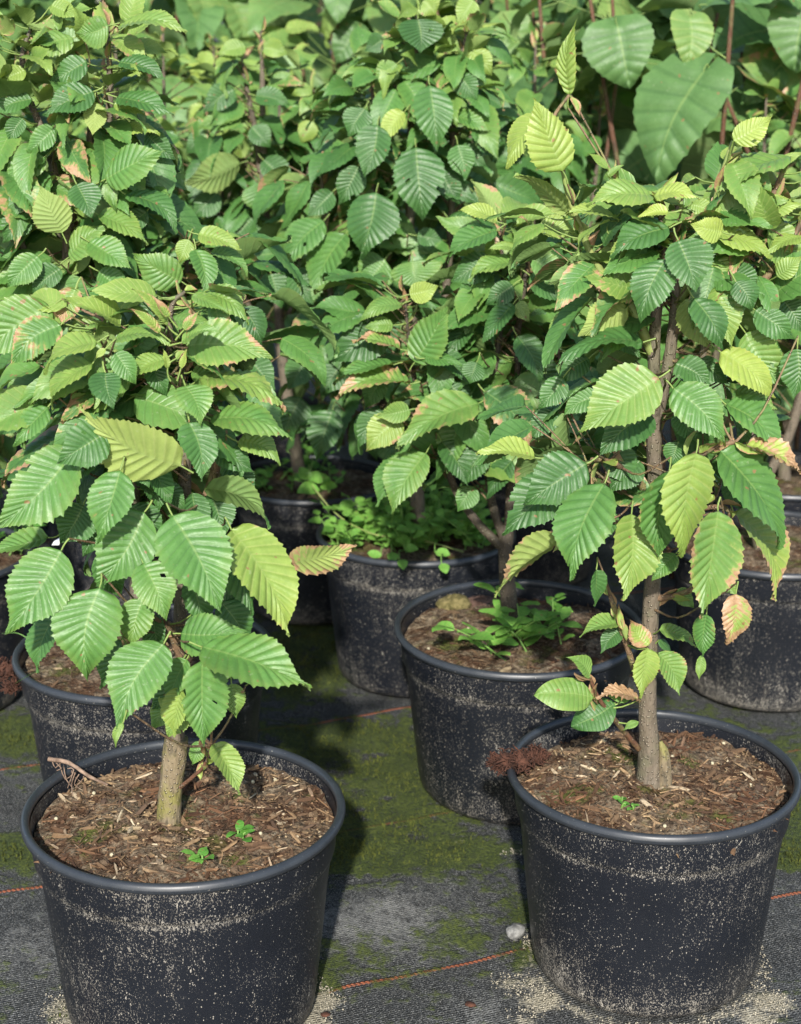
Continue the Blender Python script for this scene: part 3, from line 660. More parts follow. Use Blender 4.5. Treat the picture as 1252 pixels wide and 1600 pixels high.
# lower
H(316, 1011, 484, 1079, 90, 15, 'g', zt=18, fold=.08, curl=.3); H(256, 1006, 184, 1138, 98, 13, 'g', zt=16, fold=.1); H(316, 1032, 318, 1166, 78, 12, 'g', zt=14, fold=.12)
H(283, 990, 388, 985, 70, 9, 'g', zt=11); H(292, 1030, 264, 1102, 46, 8, 'g'); H(362, 1068, 370, 1123, 40, 8, 'y'); H(290, 1103, 262, 1152, 44, 7, 'y', kind='horn')
H(334, 1163, 372, 1242, 48, 5, 'y', zt=7, curl=.5, fold=.3); H(312, 1158, 300, 1196, 27, 3, 'g'); H(192, 1130, 181, 1168, 14, 16, 'y', flags='n')
H(300, 960, 340, 1010, 50, 5, 'd'); H(345, 940, 390, 1010, 60, 4, 'd'); H(190, 1000, 160, 1075, 44, 7, 'd'); H(240, 960, 250, 1020, 40, 4, 'd')
H(280, 1040, 235, 1110, 60, 6, 'd'); H(290, 1060, 330, 1130, 50, 5, 'd'); H(270, 1090, 240, 1140, 40, 4, 'g'); H(300, 900, 320, 980, 60, 5, 'd'); H(285, 1075, 275, 1150, 44, 9, 'y'); H(170, 800, 130, 870, 60, 3, 'd'); H(330, 880, 370, 950, 60, 3, 'd'); H(190, 700, 235, 782, 50, 4, 'd'); H(205, 790, 255, 842, 50, 4, 'd'); H(160, 860, 192, 935, 54, 6, 'd'); H(235, 720, 268, 792, 44, 5, 'd'); H(300, 770, 310, 840, 44, 3, 'd'); H(110, 740, 60, 790, 50, 4, 'd'); H(350, 720, 400, 780, 50, 1, 'd'); H(400, 1060, 428, 1040, 26, 3, 'g'); H(250, 1080, 300, 1100, 40, 6, 'y'); H(200, 1010, 230, 1060, 40, 5, 'd')
def avL(mx, my): return (205 < mx < 318 and my < 540) or (382 < mx < 452 and 470 < my < 625) or (405 < mx < 520 and 735 < my < 800) or my > 1010 or my < 455 or (mx > 395 and my > 560) or (mx > 425) or (mx < 120 and my > 780) or (mx > 330 and my > 960)
T.fill(170, zmax=.03, avoid=avL, Lr=(.06, .10), spread=(.02, .105), u=(.25, 1), brown=.08)
T.buds(5)
T.single('leaf', 'pale yellow leaf with a pinkish brown base pointing right', 452, 880, 557, 853, 54, z=9, tint='p', zt=10, brown=.46, flags='ub', curl=-.2, fold=-.1)
T.finish()

# ================================================================ the front right tree
T, zR = mk('R', 'forked hornbeam with brown-edged leaves and thin grey trunk in the front right pot', nchips=3000, tone=.98, detail=46)
T.stem([(1017, 1240), (1016, 1205), (1014, 1150), (1012, 1100), (1015, 1000), (1020, 900), (1024, 780), (1022, 660), (1030, 622)], [.0170, .0132, .0098, .0088, .0084, .0080, .0075, .0072, .0068], bear=(.45, 1), seg=18, n=40, wob=.02)
T.stem([(1026, 650), (1022, 560), (1028, 470), (1040, 410), (1034, 350), (1030, 300)], [.0064, .0058, .0052, .004, .003, .0016])
T.stem([(1028, 645), (1046, 560), (1056, 470), (1052, 425), (1060, 370), (1058, 320)], [.0062, .0056, .0050, .004, .003, .0016])
T.stem([(1032, 1158, .004), (1038, 1180, .006), (1038, 1230, .006)], [.002, .0055, .0085], bear=None, mat=M_STUB, seg=10)
T.stem([(1024, 560), (985, 480), (950, 440), (925, 400), (905, 350), (888, 305), (880, 268)], [.005, .0045, .004, .0036, .003, .0025, .002], mat=M_SHOOT, bear=(.1, .8))
T.stem([(985, 480), (960, 400), (975, 340), (968, 295), (950, 262)], [.004, .0034, .0028, .0022, .0014], mat=M_SHOOT, bear=(0, .8))
T.stem([(1056, 480), (1090, 420), (1115, 330), (1130, 270), (1146, 220)], [.005, .0042, .0036, .003, .002], mat=M_SHOOT, bear=(0, .8))
T.stem([(1050, 520), (1120, 470), (1170, 400), (1210, 300), (1230, 255)], [.005, .004, .0034, .0028, .002], mat=M_TWIG, bear=(0, .9))
T.stem([(1120, 470), (1190, 440), (1235, 380), (1260, 330)], [.004, .0034, .003, .002], mat=M_TWIG, bear=(0, 1))
T.stem([(880, 268), (868, 215), (866, 183), (890, 148)], [.0022, .002, .0018, .0014], mat=M_TWIG, bear=None)
T.stem([(1020, 780), (990, 745, .02), (955, 722, .05), (925, 718, .07)], [.0045, .0035, .0026, .002], mat=M_TWIG, bear=(.2, 1))
T.stem([(1024, 760), (1080, 715, .03), (1115, 700, .05), (1150, 690, .06)], [.0045, .0035, .0026, .002], mat=M_TWIG, bear=(.2, 1))
T.stem([(1022, 830), (1070, 800, .03), (1125, 792, .06), (1140, 800, .07)], [.004, .003, .0024, .0016], mat=M_TWIG, bear=(.2, 1))
T.stem([(1010, 830, .01), (960, 815, .05), (915, 822, .08), (884, 842, .09)], [.003, .0022, .0017, .0012], mat=M_TWIG, bear=(.3, 1), seg=7)
T.stem([(1020, 935), (1050, 932, .01), (1085, 920, .02)], [.0035, .003, .0024], mat=M_TWIG, bear=(.5, 1))
T.stem([(998, 1170, .005), (965, 1130, .03), (935, 1090, .05), (922, 1058, .06)], [.0030, .0026, .0022, .0014], mat=M_REDTWIG, bear=(.3, 1), seg=8)
T.stem([(1000, 1075), (980, 1010, .02), (960, 950, .03), (953, 930, .03)], [.0032, .003, .0026, .002], mat=M_TWIG, bear=(.3, 1), seg=8)
H = T.hero
# big leaves of the middle
H(945, 755, 893, 907, 92, 13, 'g', zt=15, fold=.12, brown=.07); H(917, 724, 816, 790, 88, 10, 'd', zt=11); H(882, 740, 784, 836, 84, 7, 'd', zt=9); H(836, 715, 745, 712, 28, 9, 'p', curl=.6)
H(987, 803, 972, 938, 84, 9, 'y', zt=11, brown=.24); H(1046, 735, 1029, 870, 74, 10, 'g', zt=11, brown=.26); H(1088, 708, 1065, 872, 84, 13, 'y', zt=14, brown=.10, fold=.12); H(1122, 798, 1092, 964, 92, 16, 'l', zt=18, brown=.30, fold=.10)
H(1126, 705, 1215, 858, 82, 6, 'g', zt=7, curl=.9); H(1146, 800, 1206, 937, 55, 5, 'y', brown=.38, curl=.8); H(1135, 632, 1216, 716, 44, 4, 'g', curl=.9); H(1126, 550, 1210, 622, 58, 4, 'p', curl=.7, brown=.12)
H(1052, 607, 1132, 692, 76, 6, 'g', zt=8, curl=.6); H(1030, 590, 906, 676, 104, 9, 'l', zt=10, fold=.12, brown=.09); H(1016, 645, 938, 712, 72, 6, 'd'); H(1005, 535, 868, 577, 44, 5, 'd', curl=1.0)
H(982, 480, 903, 526, 62, 2, 'p', flags='u'); H(893, 488, 862, 540, 26, 1, 'l'); H(1060, 376, 1088, 458, 80, 8, 'd', zt=10); H(1040, 405, 1000, 506, 72, 8, 'd', zt=9.5)
H(1084, 466, 1130, 548, 56, 6, 'd', zt=7, curl=.8); H(1070, 468, 1112, 548, 72, 3, 'p', flags='u'); H(1150, 440, 1176, 487, 48, 5, 'd'); H(1118, 450, 1142, 542, 54, 3, 'l'); H(1180, 484, 1242, 530, 50, 3, 'd')
H(1165, 520, 1226, 602, 72, 2, 'l', brown=.08); H(1246, 545, 1240, 622, 62, 4, 'd'); H(1056, 568, 1110, 602, 50, 3, 'd'); H(1062, 640, 1084, 692, 50, 2, 'd'); H(1060, 690, 1050, 730, 40, 2, 'd')
H(1150, 610, 1215, 640, 30, 1, 'l', brown=.1); H(1095, 560, 1140, 600, 40, 1, 'd'); H(960, 500, 1000, 560, 50, 0, 'd'); H(940, 620, 880, 650, 45, 1, 'g'); H(880, 590, 840, 640, 46, 0, 'd'); H(960, 700, 985, 760, 60, 3, 'd'); H(1000, 720, 950, 770, 55, 3, 'd')
H(870, 640, 830, 690, 45, -1, 'd'); H(920, 560, 870, 600, 40, -1, 'd'); H(1140, 740, 1160, 800, 45, 1, 'd'); H(900, 790, 930, 850, 50, 4, 'd'); H(960, 800, 935, 850, 40, 4, 'd')
# young top
H(880, 268, 836, 153, 78, 2, 'p', zt=3, fold=.12, curl=.2); H(842, 178, 791, 264, 44, 1, 'p', twig=False, curl=.4); H(885, 332, 806, 270, 40, 2, 'y', curl=.3, flags='u'); H(890, 148, 902, 30, 30, 0, 'y', brown=.18, flags='n', curl=.2); H(892, 152, 905, 182, 12, 0, 'y', brown=.7, flags='n')
H(1018, 306, 916, 322, 46, 3, 'y', curl=1.1); H(1022, 308, 1093, 312, 30, 3, 'p', brown=.12, curl=.8); H(1044, 332, 998, 340, 22, 4, 'p', brown=.25, curl=.7); H(1128, 362, 1078, 350, 44, 5, 'p'); H(1236, 245, 1120, 302, 32, 2, 'l', curl=.5)
H(1146, 220, 1207, 180, 46, 2, 'p', zt=2, curl=.2); H(1120, 302, 1156, 334, 60, 1, 'y'); H(1180, 327, 1256, 320, 36, 2, 'y'); H(1118, 364, 1208, 402, 40, 3, 'y'); H(1254, 370, 1198, 398, 24, 2, 'y'); H(1214, 432, 1254, 400, 36, 2, 'y')
H(1046, 356, 953, 402, 56, 4, 'd', curl=.7); H(842, 356, 905, 376, 36, -3, 'y', curl=1.0, twig=False); H(968, 345, 884, 337, 22, 2, 'y', curl=.6); H(1000, 375, 950, 420, 40, 2, 'y'); H(950, 262, 918, 240, 14, 1, 'l', flags='n'); H(950, 275, 975, 258, 12, 1, 'l', flags='n')
H(1140, 420, 1190, 450, 40, 2, 'd'); H(1200, 350, 1250, 440, 50, 0, 'l'); H(1160, 270, 1190, 320, 30, 0, 'l'); H(1215, 255, 1256, 238, 18, 0, 'l', flags='n'); H(1100, 400, 1150, 440, 45, 1, 'y'); H(1080, 320, 1120, 340, 30, 1, 'y'); H(1225, 470, 1255, 520, 50, 0, 'd')
# shoots by the foot
H(1013, 1013, 1001, 1092, 42, 5, 'y', zt=6, brown=.16); H(928, 1090, 834, 1086, 60, 6, 'o', zt=7, brown=.03, fold=.15, kind='weed', pleat=.012); H(921, 1056, 884, 1027, 28, 6, 'o', flags='n', brown=.05); H(962, 1098, 892, 1136, 60, 4, 'd', kind='weed', pleat=.006)
H(986, 1085, 942, 1084, 30, 4, 'g'); H(970, 974, 906, 996, 26, 3, 'l', curl=.6); H(970, 984, 940, 1021, 32, 2, 'd'); H(1028, 1020, 1060, 1086, 44, 3, 'l', brown=.28); H(1030, 985, 1086, 1012, 22, 2, 'l', curl=.8); H(1104, 960, 1098, 1026, 38, 8, 'g', brown=.12); H(1096, 1024, 1092, 1062, 17, 8, 'l', flags='n', twig=False)
H(998, 1128, 974, 1141, 13, 4, 'l', flags='n'); H(932, 890, 927, 946, 26, 6, 'd'); H(1056, 865, 1018, 908, 36, 7, 'g', brown=.15); H(1030, 1000, 1050, 1025, 16, 1, 'd'); H(1060, 920, 1085, 950, 30, 1, 'l'); H(1125, 900, 1150, 930, 30, 4, 'l')
def avR(mx, my): return my > 830 or (my > 690 and mx > 1150) or (995 < mx < 1068 and 420 < my < 760) or (mx < 880 and my < 330) or (my < 290 and 890 < mx < 1110) or my < 215
T.fill(220, zmax=.03, avoid=avR, Lr=(.055, .095), spread=(.015, .10), u=(.05, 1), brown=.09)
T.buds(5)
T.single('leaf', 'withered tan leaf end curling outward at the right', 1166, 696, 1250, 742, 34, z=6, tint='p', brown=.66, curl=.9, tear=.02)
T.single('leaf', 'leaf with a crumpled dry brown lower half hanging under a large pale leaf', 1150, 928, 1135, 1008, 50, z=9, tint='y', brown=.62, curl=.7, tear=.015)
T.single('leaf', 'curled dry brown leaf on the red shoot by the trunk', 998, 1094, 932, 1092, 30, z=5, tint='p', brown=.85, curl=1.0, tear=.02)
T.single('leaf', 'withered pale leaf folded lengthwise hanging over the pot behind', 882, 844, 775, 934, 40, z=9, tint='p', brown=.34, zt=11, fold=.45, curl=.6, tear=.008, flags='u')
T.single('leaf', 'half brown leaf folded against the trunk above the soil', 1014, 1008, 984, 968, 38, z=4, tint='y', brown=.58, curl=-.5, tear=.015)
T.finish()

# ================================================================ the tree in the pot with the spoon-leaved weed
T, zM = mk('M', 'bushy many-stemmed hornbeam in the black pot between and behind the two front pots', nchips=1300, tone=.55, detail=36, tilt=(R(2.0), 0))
T.stem([(799, 1005), (797, 958), (792, 900), (790, 850), (794, 820)], [.0140, .0108, .0094, .0088, .007], bear=None, seg=14, n=16, mat=M_DBARK)
T.stem([(792, 862), (745, 815), (712, 765), (690, 700), (655, 620), (640, 540), (632, 455)], [.006, .0054, .0048, .004, .0034, .0026, .0013], mat=M_DBARK)
T.stem([(790, 850), (768, 780), (762, 690), (770, 600), (785, 480), (783, 345)], [.006, .0054, .0048, .004, .0034, .0014], mat=M_DBARK)
T.stem([(794, 850), (800, 740), (812, 640), (808, 540), (820, 440), (832, 375)], [.0062, .0056, .0048, .004, .0032, .0014], mat=M_DBARK)
T.stem([(796, 875), (840, 850, .01), (870, 825, .02), (900, 740, 0), (880, 600), (862, 480)], [.005, .0046, .004, .0034, .0028, .0016], mat=M_DBARK)
H = T.hero
H(748, 630, 624, 703, 68, 9, 'l', zt=11, brown=.22, fold=.12); H(648, 566, 701, 477, 66, 6, 'g', zt=7, fold=.05, curl=.15); H(606, 500, 514, 566, 78, 2, 'd'); H(628, 476, 564, 502, 30, 4, 'l', curl=1.0); H(640, 460, 686, 446, 38, 5, 'p'); H(615, 508, 569, 512, 26, 4, 'l')
H(625, 546, 551, 534, 19, 5, 'l', brown=.5, curl=.8, tear=.012); H(615, 570, 529, 596, 21, 5, 'g', curl=.7); H(641, 600, 528, 626, 32, 7, 'l', brown=.45, curl=.8, tear=.01); H(627, 655, 571, 706, 58, 7, 'y', brown=.22); H(640, 640, 588, 650, 36, 8, 'l', brown=.14)
H(666, 708, 612, 804, 64, 8, 'g', zt=10, curl=.6); H(636, 710, 590, 792, 46, 5, 'g'); H(664, 560, 723, 572, 21, 7, 'g', curl=.6); H(745, 566, 734, 600, 40, 8, 'd'); H(808, 525, 844, 598, 46, 6, 'd', zt=7); H(802, 475, 754, 537, 40, 7, 'd', zt=8)
H(802, 446, 758, 477, 40, 6, 'd'); H(776, 360, 699, 412, 40, 4, 'g', curl=1.0); H(770, 406, 704, 442, 56, 3, 'd'); H(776, 346, 717, 330, 24, 4, 'p', curl=.8); H(818, 398, 764, 390, 17, 6, 'y', curl=.8); H(811, 412, 734, 441, 28, 6, 'l', curl=1.0)
H(832, 405, 891, 450, 46, 6, 'l', curl=.8); H(828, 430, 886, 471, 40, 4, 'd', curl=.8); H(812, 470, 828, 504, 26, 7, 'l'); H(756, 450, 708, 472, 40, 3, 'd'); H(830, 490, 862, 506, 28, 4, 'd'); H(700, 600, 740, 640, 40, 4, 'd'); H(690, 690, 730, 760, 50, 5, 'd'); H(760, 700, 720, 760, 45, 5, 'd')
H(700, 640, 680, 700, 44, 3, 'g'); H(760, 640, 790, 720, 55, 3, 'd'); H(740, 500, 700, 560, 40, 2, 'd'); H(690, 550, 730, 600, 36, 4, 'd'); H(850, 560, 880, 620, 44, 2, 'd'); H(850, 640, 890, 700, 50, 3, 'd'); H(800, 720, 760, 780, 40, 5, 'd'); H(600, 640, 560, 700, 44, 1, 'd'); H(600, 590, 570, 640, 40, 1, 'g'); H(720, 660, 700, 740, 50, 4, 'g'); H(740, 760, 715, 800, 40, 2, 'g')
def avM(mx, my): return (382 < mx < 452 and 470 < my < 640) or my > 770 or (mx < 560 and my > 640)
T.fill(230, zmax=.05, avoid=avM, spread=(.015, .075), u=(.2, 1), level='mid', ybase=.30, Lr=(.06, .105))
T.buds(5)
T.single('leaf', 'leaf with a torn orange tan patch along its right edge', 758, 612, 836, 702, 66, z=9, tint='d', brown=.42, zt=10, fold=.1)
T.finish()

# ================================================================ the tall tree behind the front left one
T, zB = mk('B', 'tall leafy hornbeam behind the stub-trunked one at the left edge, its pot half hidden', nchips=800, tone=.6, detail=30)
T.stem([(224, 1045), (215, 900), (196, 800), (180, 720)], [.012, .011, .010, .009], bear=None, seg=12, n=16)
T.stem([(182, 740), (160, 620), (153, 500), (155, 400), (163, 260), (172, 150), (168, 38)], [.008, .0072, .0066, .006, .005, .004, .002])
T.stem([(180, 730), (130, 600), (108, 470), (106, 370), (130, 280), (142, 200), (130, 105)], [.007, .006, .0054, .005, .0045, .0038, .002])
T.stem([(180, 740), (90, 600), (60, 470), (30, 370), (5, 290), (-20, 230)], [.007, .006, .0052, .0046, .004, .002])
T.stem([(130, 600), (118, 420), (92, 300), (72, 220), (45, 150), (35, 90), (50, 40)], [.006, .005, .0046, .0042, .0036, .003, .0016])
T.stem([(170, 700), (230, 600), (270, 500), (288, 440), (295, 380)], [.006, .005, .004, .003, .0018])
T.stem([(200, 820), (300, 700), (360, 600), (365, 480), (350, 400)], [.006, .005, .004, .003, .0018], mat=M_TWIG)
H = T.hero
H(170, 40, 118, 52, 52, 4, 'l'); H(186, 42, 292, 50, 28, 4, 'l', curl=.8); H(187, 97, 259, 124, 42, 4, 'd', curl=.6); H(183, 152, 271, 180, 36, 5, 'd', curl=.6); H(178, 163, 226, 181, 28, 5, 'y'); H(190, 200, 251, 209, 26, 4, 'p'); H(165, 280, 259, 235, 64, 7, 'l', zt=9, fold=.05)
H(148, 160, 145, 212, 40, 5, 'p', flags='u'); H(146, 143, 69, 180, 50, 5, 'd', zt=7); H(136, 95, 77, 132, 40, 3, 'd', curl=.7); H(115, 60, 38, 107, 46, 2, 'l'); H(80, 8, 126, 26, 30, 0, 'y'); H(50, 155, -10, 182, 36, 3, 'd'); H(70, 245, 5, 292, 50, 4, 'g'); H(36, 185, 14, 224, 32, 3, 'd')
H(97, 364, 62, 289, 66, 8, 'y', flags='u', zt=8); H(120, 288, 143, 342, 56, 8, 'd', zt=10); H(108, 402, 172, 352, 44, 7, 'l', fold=.05); H(140, 378, 207, 422, 52, 8, 'g', zt=10); H(155, 424, 213, 456, 44, 7, 'g', brown=.05); H(133, 460, 199, 501, 34, 6, 'g'); H(155, 336, 229, 384, 40, 7, 'l', brown=.12, curl=.7)
H(196, 304, 278, 364, 30, 7, 'd', curl=.8); H(284, 440, 206, 396, 62, 7, 'g', flags='d', fold=.1); H(295, 374, 280, 412, 32, 7, 'y'); H(310, 366, 377, 391, 36, 7, 'y', curl=.5); H(306, 390, 319, 462, 46, 8, 'g', zt=10); H(330, 395, 386, 432, 20, 6, 'l', curl=1.); H(60, 400, 10, 450, 50, 6, 'g', brown=.08)
H(40, 330, 5, 380, 50, 4, 'd'); H(95, 420, 50, 460, 44, 5, 'd'); H(230, 330, 190, 370, 36, 4, 'd'); H(60, 470, 100, 500, 40, 5, 'd'); H(40, 110, -5, 130, 30, 2, 'y'); H(25, 140, 60, 160, 30, 2, 'l'); H(240, 470, 215, 520, 40, 3, 'd'); H(200, 260, 240, 300, 40, 3, 'd'); H(230, 210, 275, 250, 40, 2, 'd'); H(85, 200, 40, 240, 40, 4, 'g'); H(100, 240, 140, 280, 40, 4, 'l')
H(380, 480, 410, 540, 46, 3, 'd'); H(390, 560, 430, 610, 50, 0, 'd'); H(360, 620, 410, 680, 50, 0, 'd'); H(60, 560, 20, 620, 60, 2, 'd'); H(40, 620, 0, 680, 60, 2, 'd')
def avB(mx, my): return (382 < mx < 452 and 470 < my < 625) or (405 < mx < 520 and 735 < my < 800) or (372 < mx < 424 and 85 < my < 290) or (155 < mx < 185 and 55 < my < 280) or (70 < mx < 95 and 180 < my < 260) or my > 745 or (mx > 300 and my < 350) or (mx < 40 and my > 640)
T.fill(330, zmax=.06, avoid=avB, spread=(.015, .085), u=(.1, 1), level='mid', ybase=.36, Lr=(.06, .105))
T.buds(5)
T.single('leaf', 'leaf with a large papery pale brown tip among the green ones', 120, 450, 92, 512, 44, z=9, tint='l', brown=.66, tear=.01)
T.finish()

# ================================================================ the tree in the pot full of small round weeds
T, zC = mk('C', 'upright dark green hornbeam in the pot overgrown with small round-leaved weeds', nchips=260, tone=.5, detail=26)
T.stem([(656, 860), (650, 740), (648, 640), (645, 520), (641, 400), (641, 300), (643, 200), (648, 120), (653, 20)], [.0115, .0105, .0095, .008, .0072, .0064, .0055, .004, .002], bear=(.2, 1), seg=12, n=44)
T.stem([(648, 640), (690, 500), (705, 350), (708, 200), (712, 120), (730, 50)], [.006, .0055, .005, .0046, .004, .002])
T.stem([(648, 680), (600, 560), (585, 420), (582, 300), (585, 190), (580, 120)], [.006, .0055, .005, .0042, .0036, .0018])
T.stem([(650, 700), (555, 600), (520, 480), (510, 360), (500, 260)], [.006, .005, .0045, .004, .002])
H = T.hero
H(653, 30, 656, 82, 78, 5, 'd'); H(672, 133, 683, 237, 66, 8, 'd', zt=10); H(650, 230, 661, 347, 88, 9, 'd', zt=11, fold=.1); H(590, 195, 569, 279, 62, 8, 'd', zt=10); H(588, 300, 562, 406, 94, 10, 'd', zt=12, fold=.1); H(541, 365, 492, 472, 62, 9, 'g', zt=11, brown=.06); H(506, 345, 440, 422, 50, 8, 'g', brown=.08)
H(602, 405, 560, 447, 70, 8, 'g', brown=.06); H(645, 408, 652, 450, 86, 9, 'g'); H(632, 175, 594, 223, 32, 7, 'p'); H(660, 0, 682, 24, 46, 3, 'y'); H(715, 226, 729, 281, 46, 6, 'd'); H(715, 116, 746, 162, 42, 4, 'd'); H(700, 178, 766, 206, 26, 5, 'g'); H(746, 200, 776, 246, 46, 4, 'd'); H(652, 368, 692, 376, 32, 6, 'd')
H(424, 428, 440, 482, 50, 4, 'd', kind='horn'); H(460, 420, 491, 477, 52, 5, 'd'); H(560, 260, 530, 320, 50, 5, 'd'); H(520, 300, 480, 340, 40, 5, 'd'); H(570, 170, 545, 215, 50, 5, 'd'); H(690, 270, 720, 320, 40, 4, 'd'); H(700, 340, 735, 380, 44, 4, 'd'); H(620, 100, 585, 130, 40, 3, 'l'); H(680, 60, 720, 80, 40, 2, 'l'); H(735, 80, 770, 120, 40, 2, 'y'); H(600, 60, 570, 80, 34, 2, 'd'); H(740, 0, 715, 40, 40, 0, 'y')
H(560, 480, 530, 540, 50, 4, 'd'); H(600, 480, 620, 540, 50, 4, 'd'); H(540, 560, 500, 620, 56, 4, 'd'); H(520, 640, 495, 720, 60, 6, 'd', zt=8); H(570, 640, 590, 720, 60, 3, 'd'); H(480, 560, 450, 610, 50, 2, 'd'); H(600, 660, 620, 740, 60, 2, 'd'); H(470, 620, 440, 690, 60, 1, 'd'); H(720, 230, 760, 260, 40, 3, 'd'); H(740, 300, 770, 340, 40, 2, 'd')
def avC(mx, my): return (382 < mx < 452 and 470 < my < 625) or (405 < mx < 520 and 735 < my < 800) or (372 < mx < 424 and 85 < my < 290) or (628 < mx < 655 and (175 < my < 235 or 340 < my < 405)) or my > 720 or (380 < mx < 440 and 470 < my < 590)
T.fill(330, zmax=.06, avoid=avC, spread=(.015, .075), u=(.1, 1), level='mid', ybase=.26, Lr=(.06, .108))
T.buds(4); T.finish()

# ================================================================ the tree at the right edge behind the forked one
T, zE = mk('E', 'hornbeam with several bare grey stems low down at the right edge behind the forked tree', nchips=200, tone=.5, detail=26)
T.stem([(1192, 872), (1180, 800), (1172, 760), (1170, 740)], [.011, .0105, .010, .009], bear=None, seg=12, n=12)
T.stem([(1172, 760), (1120, 690), (1118, 600), (1125, 500), (1130, 380), (1140, 250)], [.0075, .007, .0065, .006, .005, .002])
T.stem([(1174, 760), (1172, 650), (1180, 520), (1190, 380), (1185, 260)], [.0085, .008, .007, .005, .002])
T.stem([(1180, 780), (1240, 660), (1262, 520), (1270, 380), (1280, 280)], [.0075, .007, .006, .005, .002])
T.stem([(1172, 760), (1105, 640), (1098, 520), (1090, 420), (1085, 330)], [.006, .0055, .005, .004, .002])
def avE(mx, my): return my < 270 or my > 690 or (1150 < mx and my > 620)
T.fill(240, zmax=.06, avoid=avE, spread=(.015, .10), u=(.2, 1), level='mid', ybase=.34, Lr=(.06, .105))
T.finish()
# ================================================================ rows further back
def back_tree(x, y, lab, top=.90, n=200, stems=3, yb=.24, rad=.146, lev='lo', low=.34):
    root, zf = potted(x, y, rad, lab, nchips=70 if y < 2.8 else 0, detail=14)
    T = Tree(root, y); b = np.array([x, y, .19])
    T.stem([b, b + [RNG.normal(0, .006), 0, .05], b + [RNG.normal(0, .01), RNG.normal(0, .01), .12]], [.011, .010, .009], bear=None, seg=8, n=8)
    for i in range(stems):
        a = 6.283 * i / stems + RNG.uniform(0, 1.2); r = RNG.uniform(.03, .10); e = top * RNG.uniform(.86, 1.02) - .19
        T.stem([b + [0, 0, .09], b + [r * .6 * math.cos(a), r * .6 * math.sin(a), .09 + (e - .09) * .3], b + [r * math.cos(a), r * math.sin(a), .09 + (e - .09) * .65], b + [r * 1.1 * math.cos(a), r * 1.1 * math.sin(a), e]], [.0065, .0055, .0045, .0018], seg=7, n=16, wob=0)
    T.fill(n, zmax=.20, Lr=(.055, .10), spread=(.015, .10), u=(.12, 1), level=lev, ybase=yb)
    T.buds(4); T.finish(); return T, zf
x, y, r = PXY['D']
# pot D: two slim leaders seen against the pale shrub leaves behind
T, zD = mk('D', 'slim hornbeam with two close bare leaders left of centre, weeds sprouting in its pot', nchips=160, tone=.5, detail=22)
T.stem([(474, 775), (455, 660), (442, 560), (436, 480)], [.011, .010, .009, .008], bear=(.5, 1), seg=12, n=16)
T.stem([(437, 500), (428, 400), (412, 310), (402, 220), (388, 150), (378, 92)], [.007, .0062, .0056, .005, .004, .0018])
T.stem([(437, 490), (420, 380), (414, 290), (411, 200), (410, 120), (408, 48)], [.007, .006, .0056, .005, .004, .0018])
T.stem([(440, 520), (480, 420), (482, 300), (488, 200), (490, 140)], [.006, .0052, .0045, .0038, .0018])
T.stem([(440, 540), (370, 450), (345, 350), (330, 250), (322, 190)], [.006, .005, .0045, .0036, .0018])
T.stem([(440, 560), (540, 470), (545, 340), (530, 250)], [.006, .005, .004, .0018])
H = T.hero
H(385, 74, 337, 86, 27, 3, 'y', curl=.7); H(412, 75, 451, 86, 32, 3, 'y', curl=.7); H(366, 140, 318, 176, 44, 5, 'd', zt=6); H(376, 182, 310, 202, 42, 4, 'l', curl=.8); H(376, 255, 282, 287, 58, 6, 'l', flags='u'); H(393, 198, 424, 231, 40, 5, 'd'); H(405, 285, 411, 337, 68, 7, 'g'); H(412, 250, 455, 300, 46, 4, 'd'); H(400, 150, 455, 165, 34, 4, 'd', curl=.8)
H(490, 190, 470, 225, 34, 4, 'y'); H(488, 140, 455, 150, 24, 3, 'y', curl=1.); H(500, 215, 540, 250, 50, 4, 'd'); H(400, 390, 380, 440, 50, 5, 'd'); H(395, 340, 350, 390, 50, 4, 'd'); H(440, 360, 470, 410, 50, 3, 'd'); H(330, 210, 290, 240, 40, 3, 'd'); H(340, 300, 300, 340, 46, 3, 'd'); H(420, 130, 470, 125, 26, 2, 'l'); H(480, 330, 450, 380, 50, 3, 'd')
def avD(mx, my): return my > 690 or (375 < mx < 452 and 465 < my < 640) or my < 60 or (372 < mx < 422 and 85 < my < 290)
T.fill(260, zmax=.06, avoid=avD, spread=(.015, .085), u=(.1, 1), level='mid', ybase=.30, Lr=(.055, .10))
T.buds(5); T.finish()
back = [(-.66, 2.20, 'dense hornbeam cut by the left picture edge with weeds in its pot', .86, 220, 3, .34), (.63, 2.62, 'hornbeam in the rearmost pot showing its rim at the right edge', .86, 200, 3, .32),
        (-.46, 2.66, 'mid green hornbeam just behind the tall left tree', .90, 230, 3, .42), (.22, 2.76, 'dark hornbeam seen in the gap right of the upright dark tree', .88, 230, 3, .26), (-.84, 2.72, 'bright leaved hornbeam in the top left corner of the row', .92, 200, 3, .46)]
ZG = []
for q in back: ZG.append(back_tree(q[0], q[1], q[2], q[3], q[4], q[5], q[6]))
for x, y, lab in [(-.62, 3.10, 'soft yellow green hornbeam, third row back on the left'), (-.27, 3.06, 'pale hornbeam below the big hanging leaves left of centre'), (.06, 3.14, 'pale hornbeam behind the upright dark tree'), (-.95, 3.18, 'farthest hornbeam at the left edge')]:
    back_tree(x, y, lab, RNG.uniform(.86, .91), 190, 3, .52)

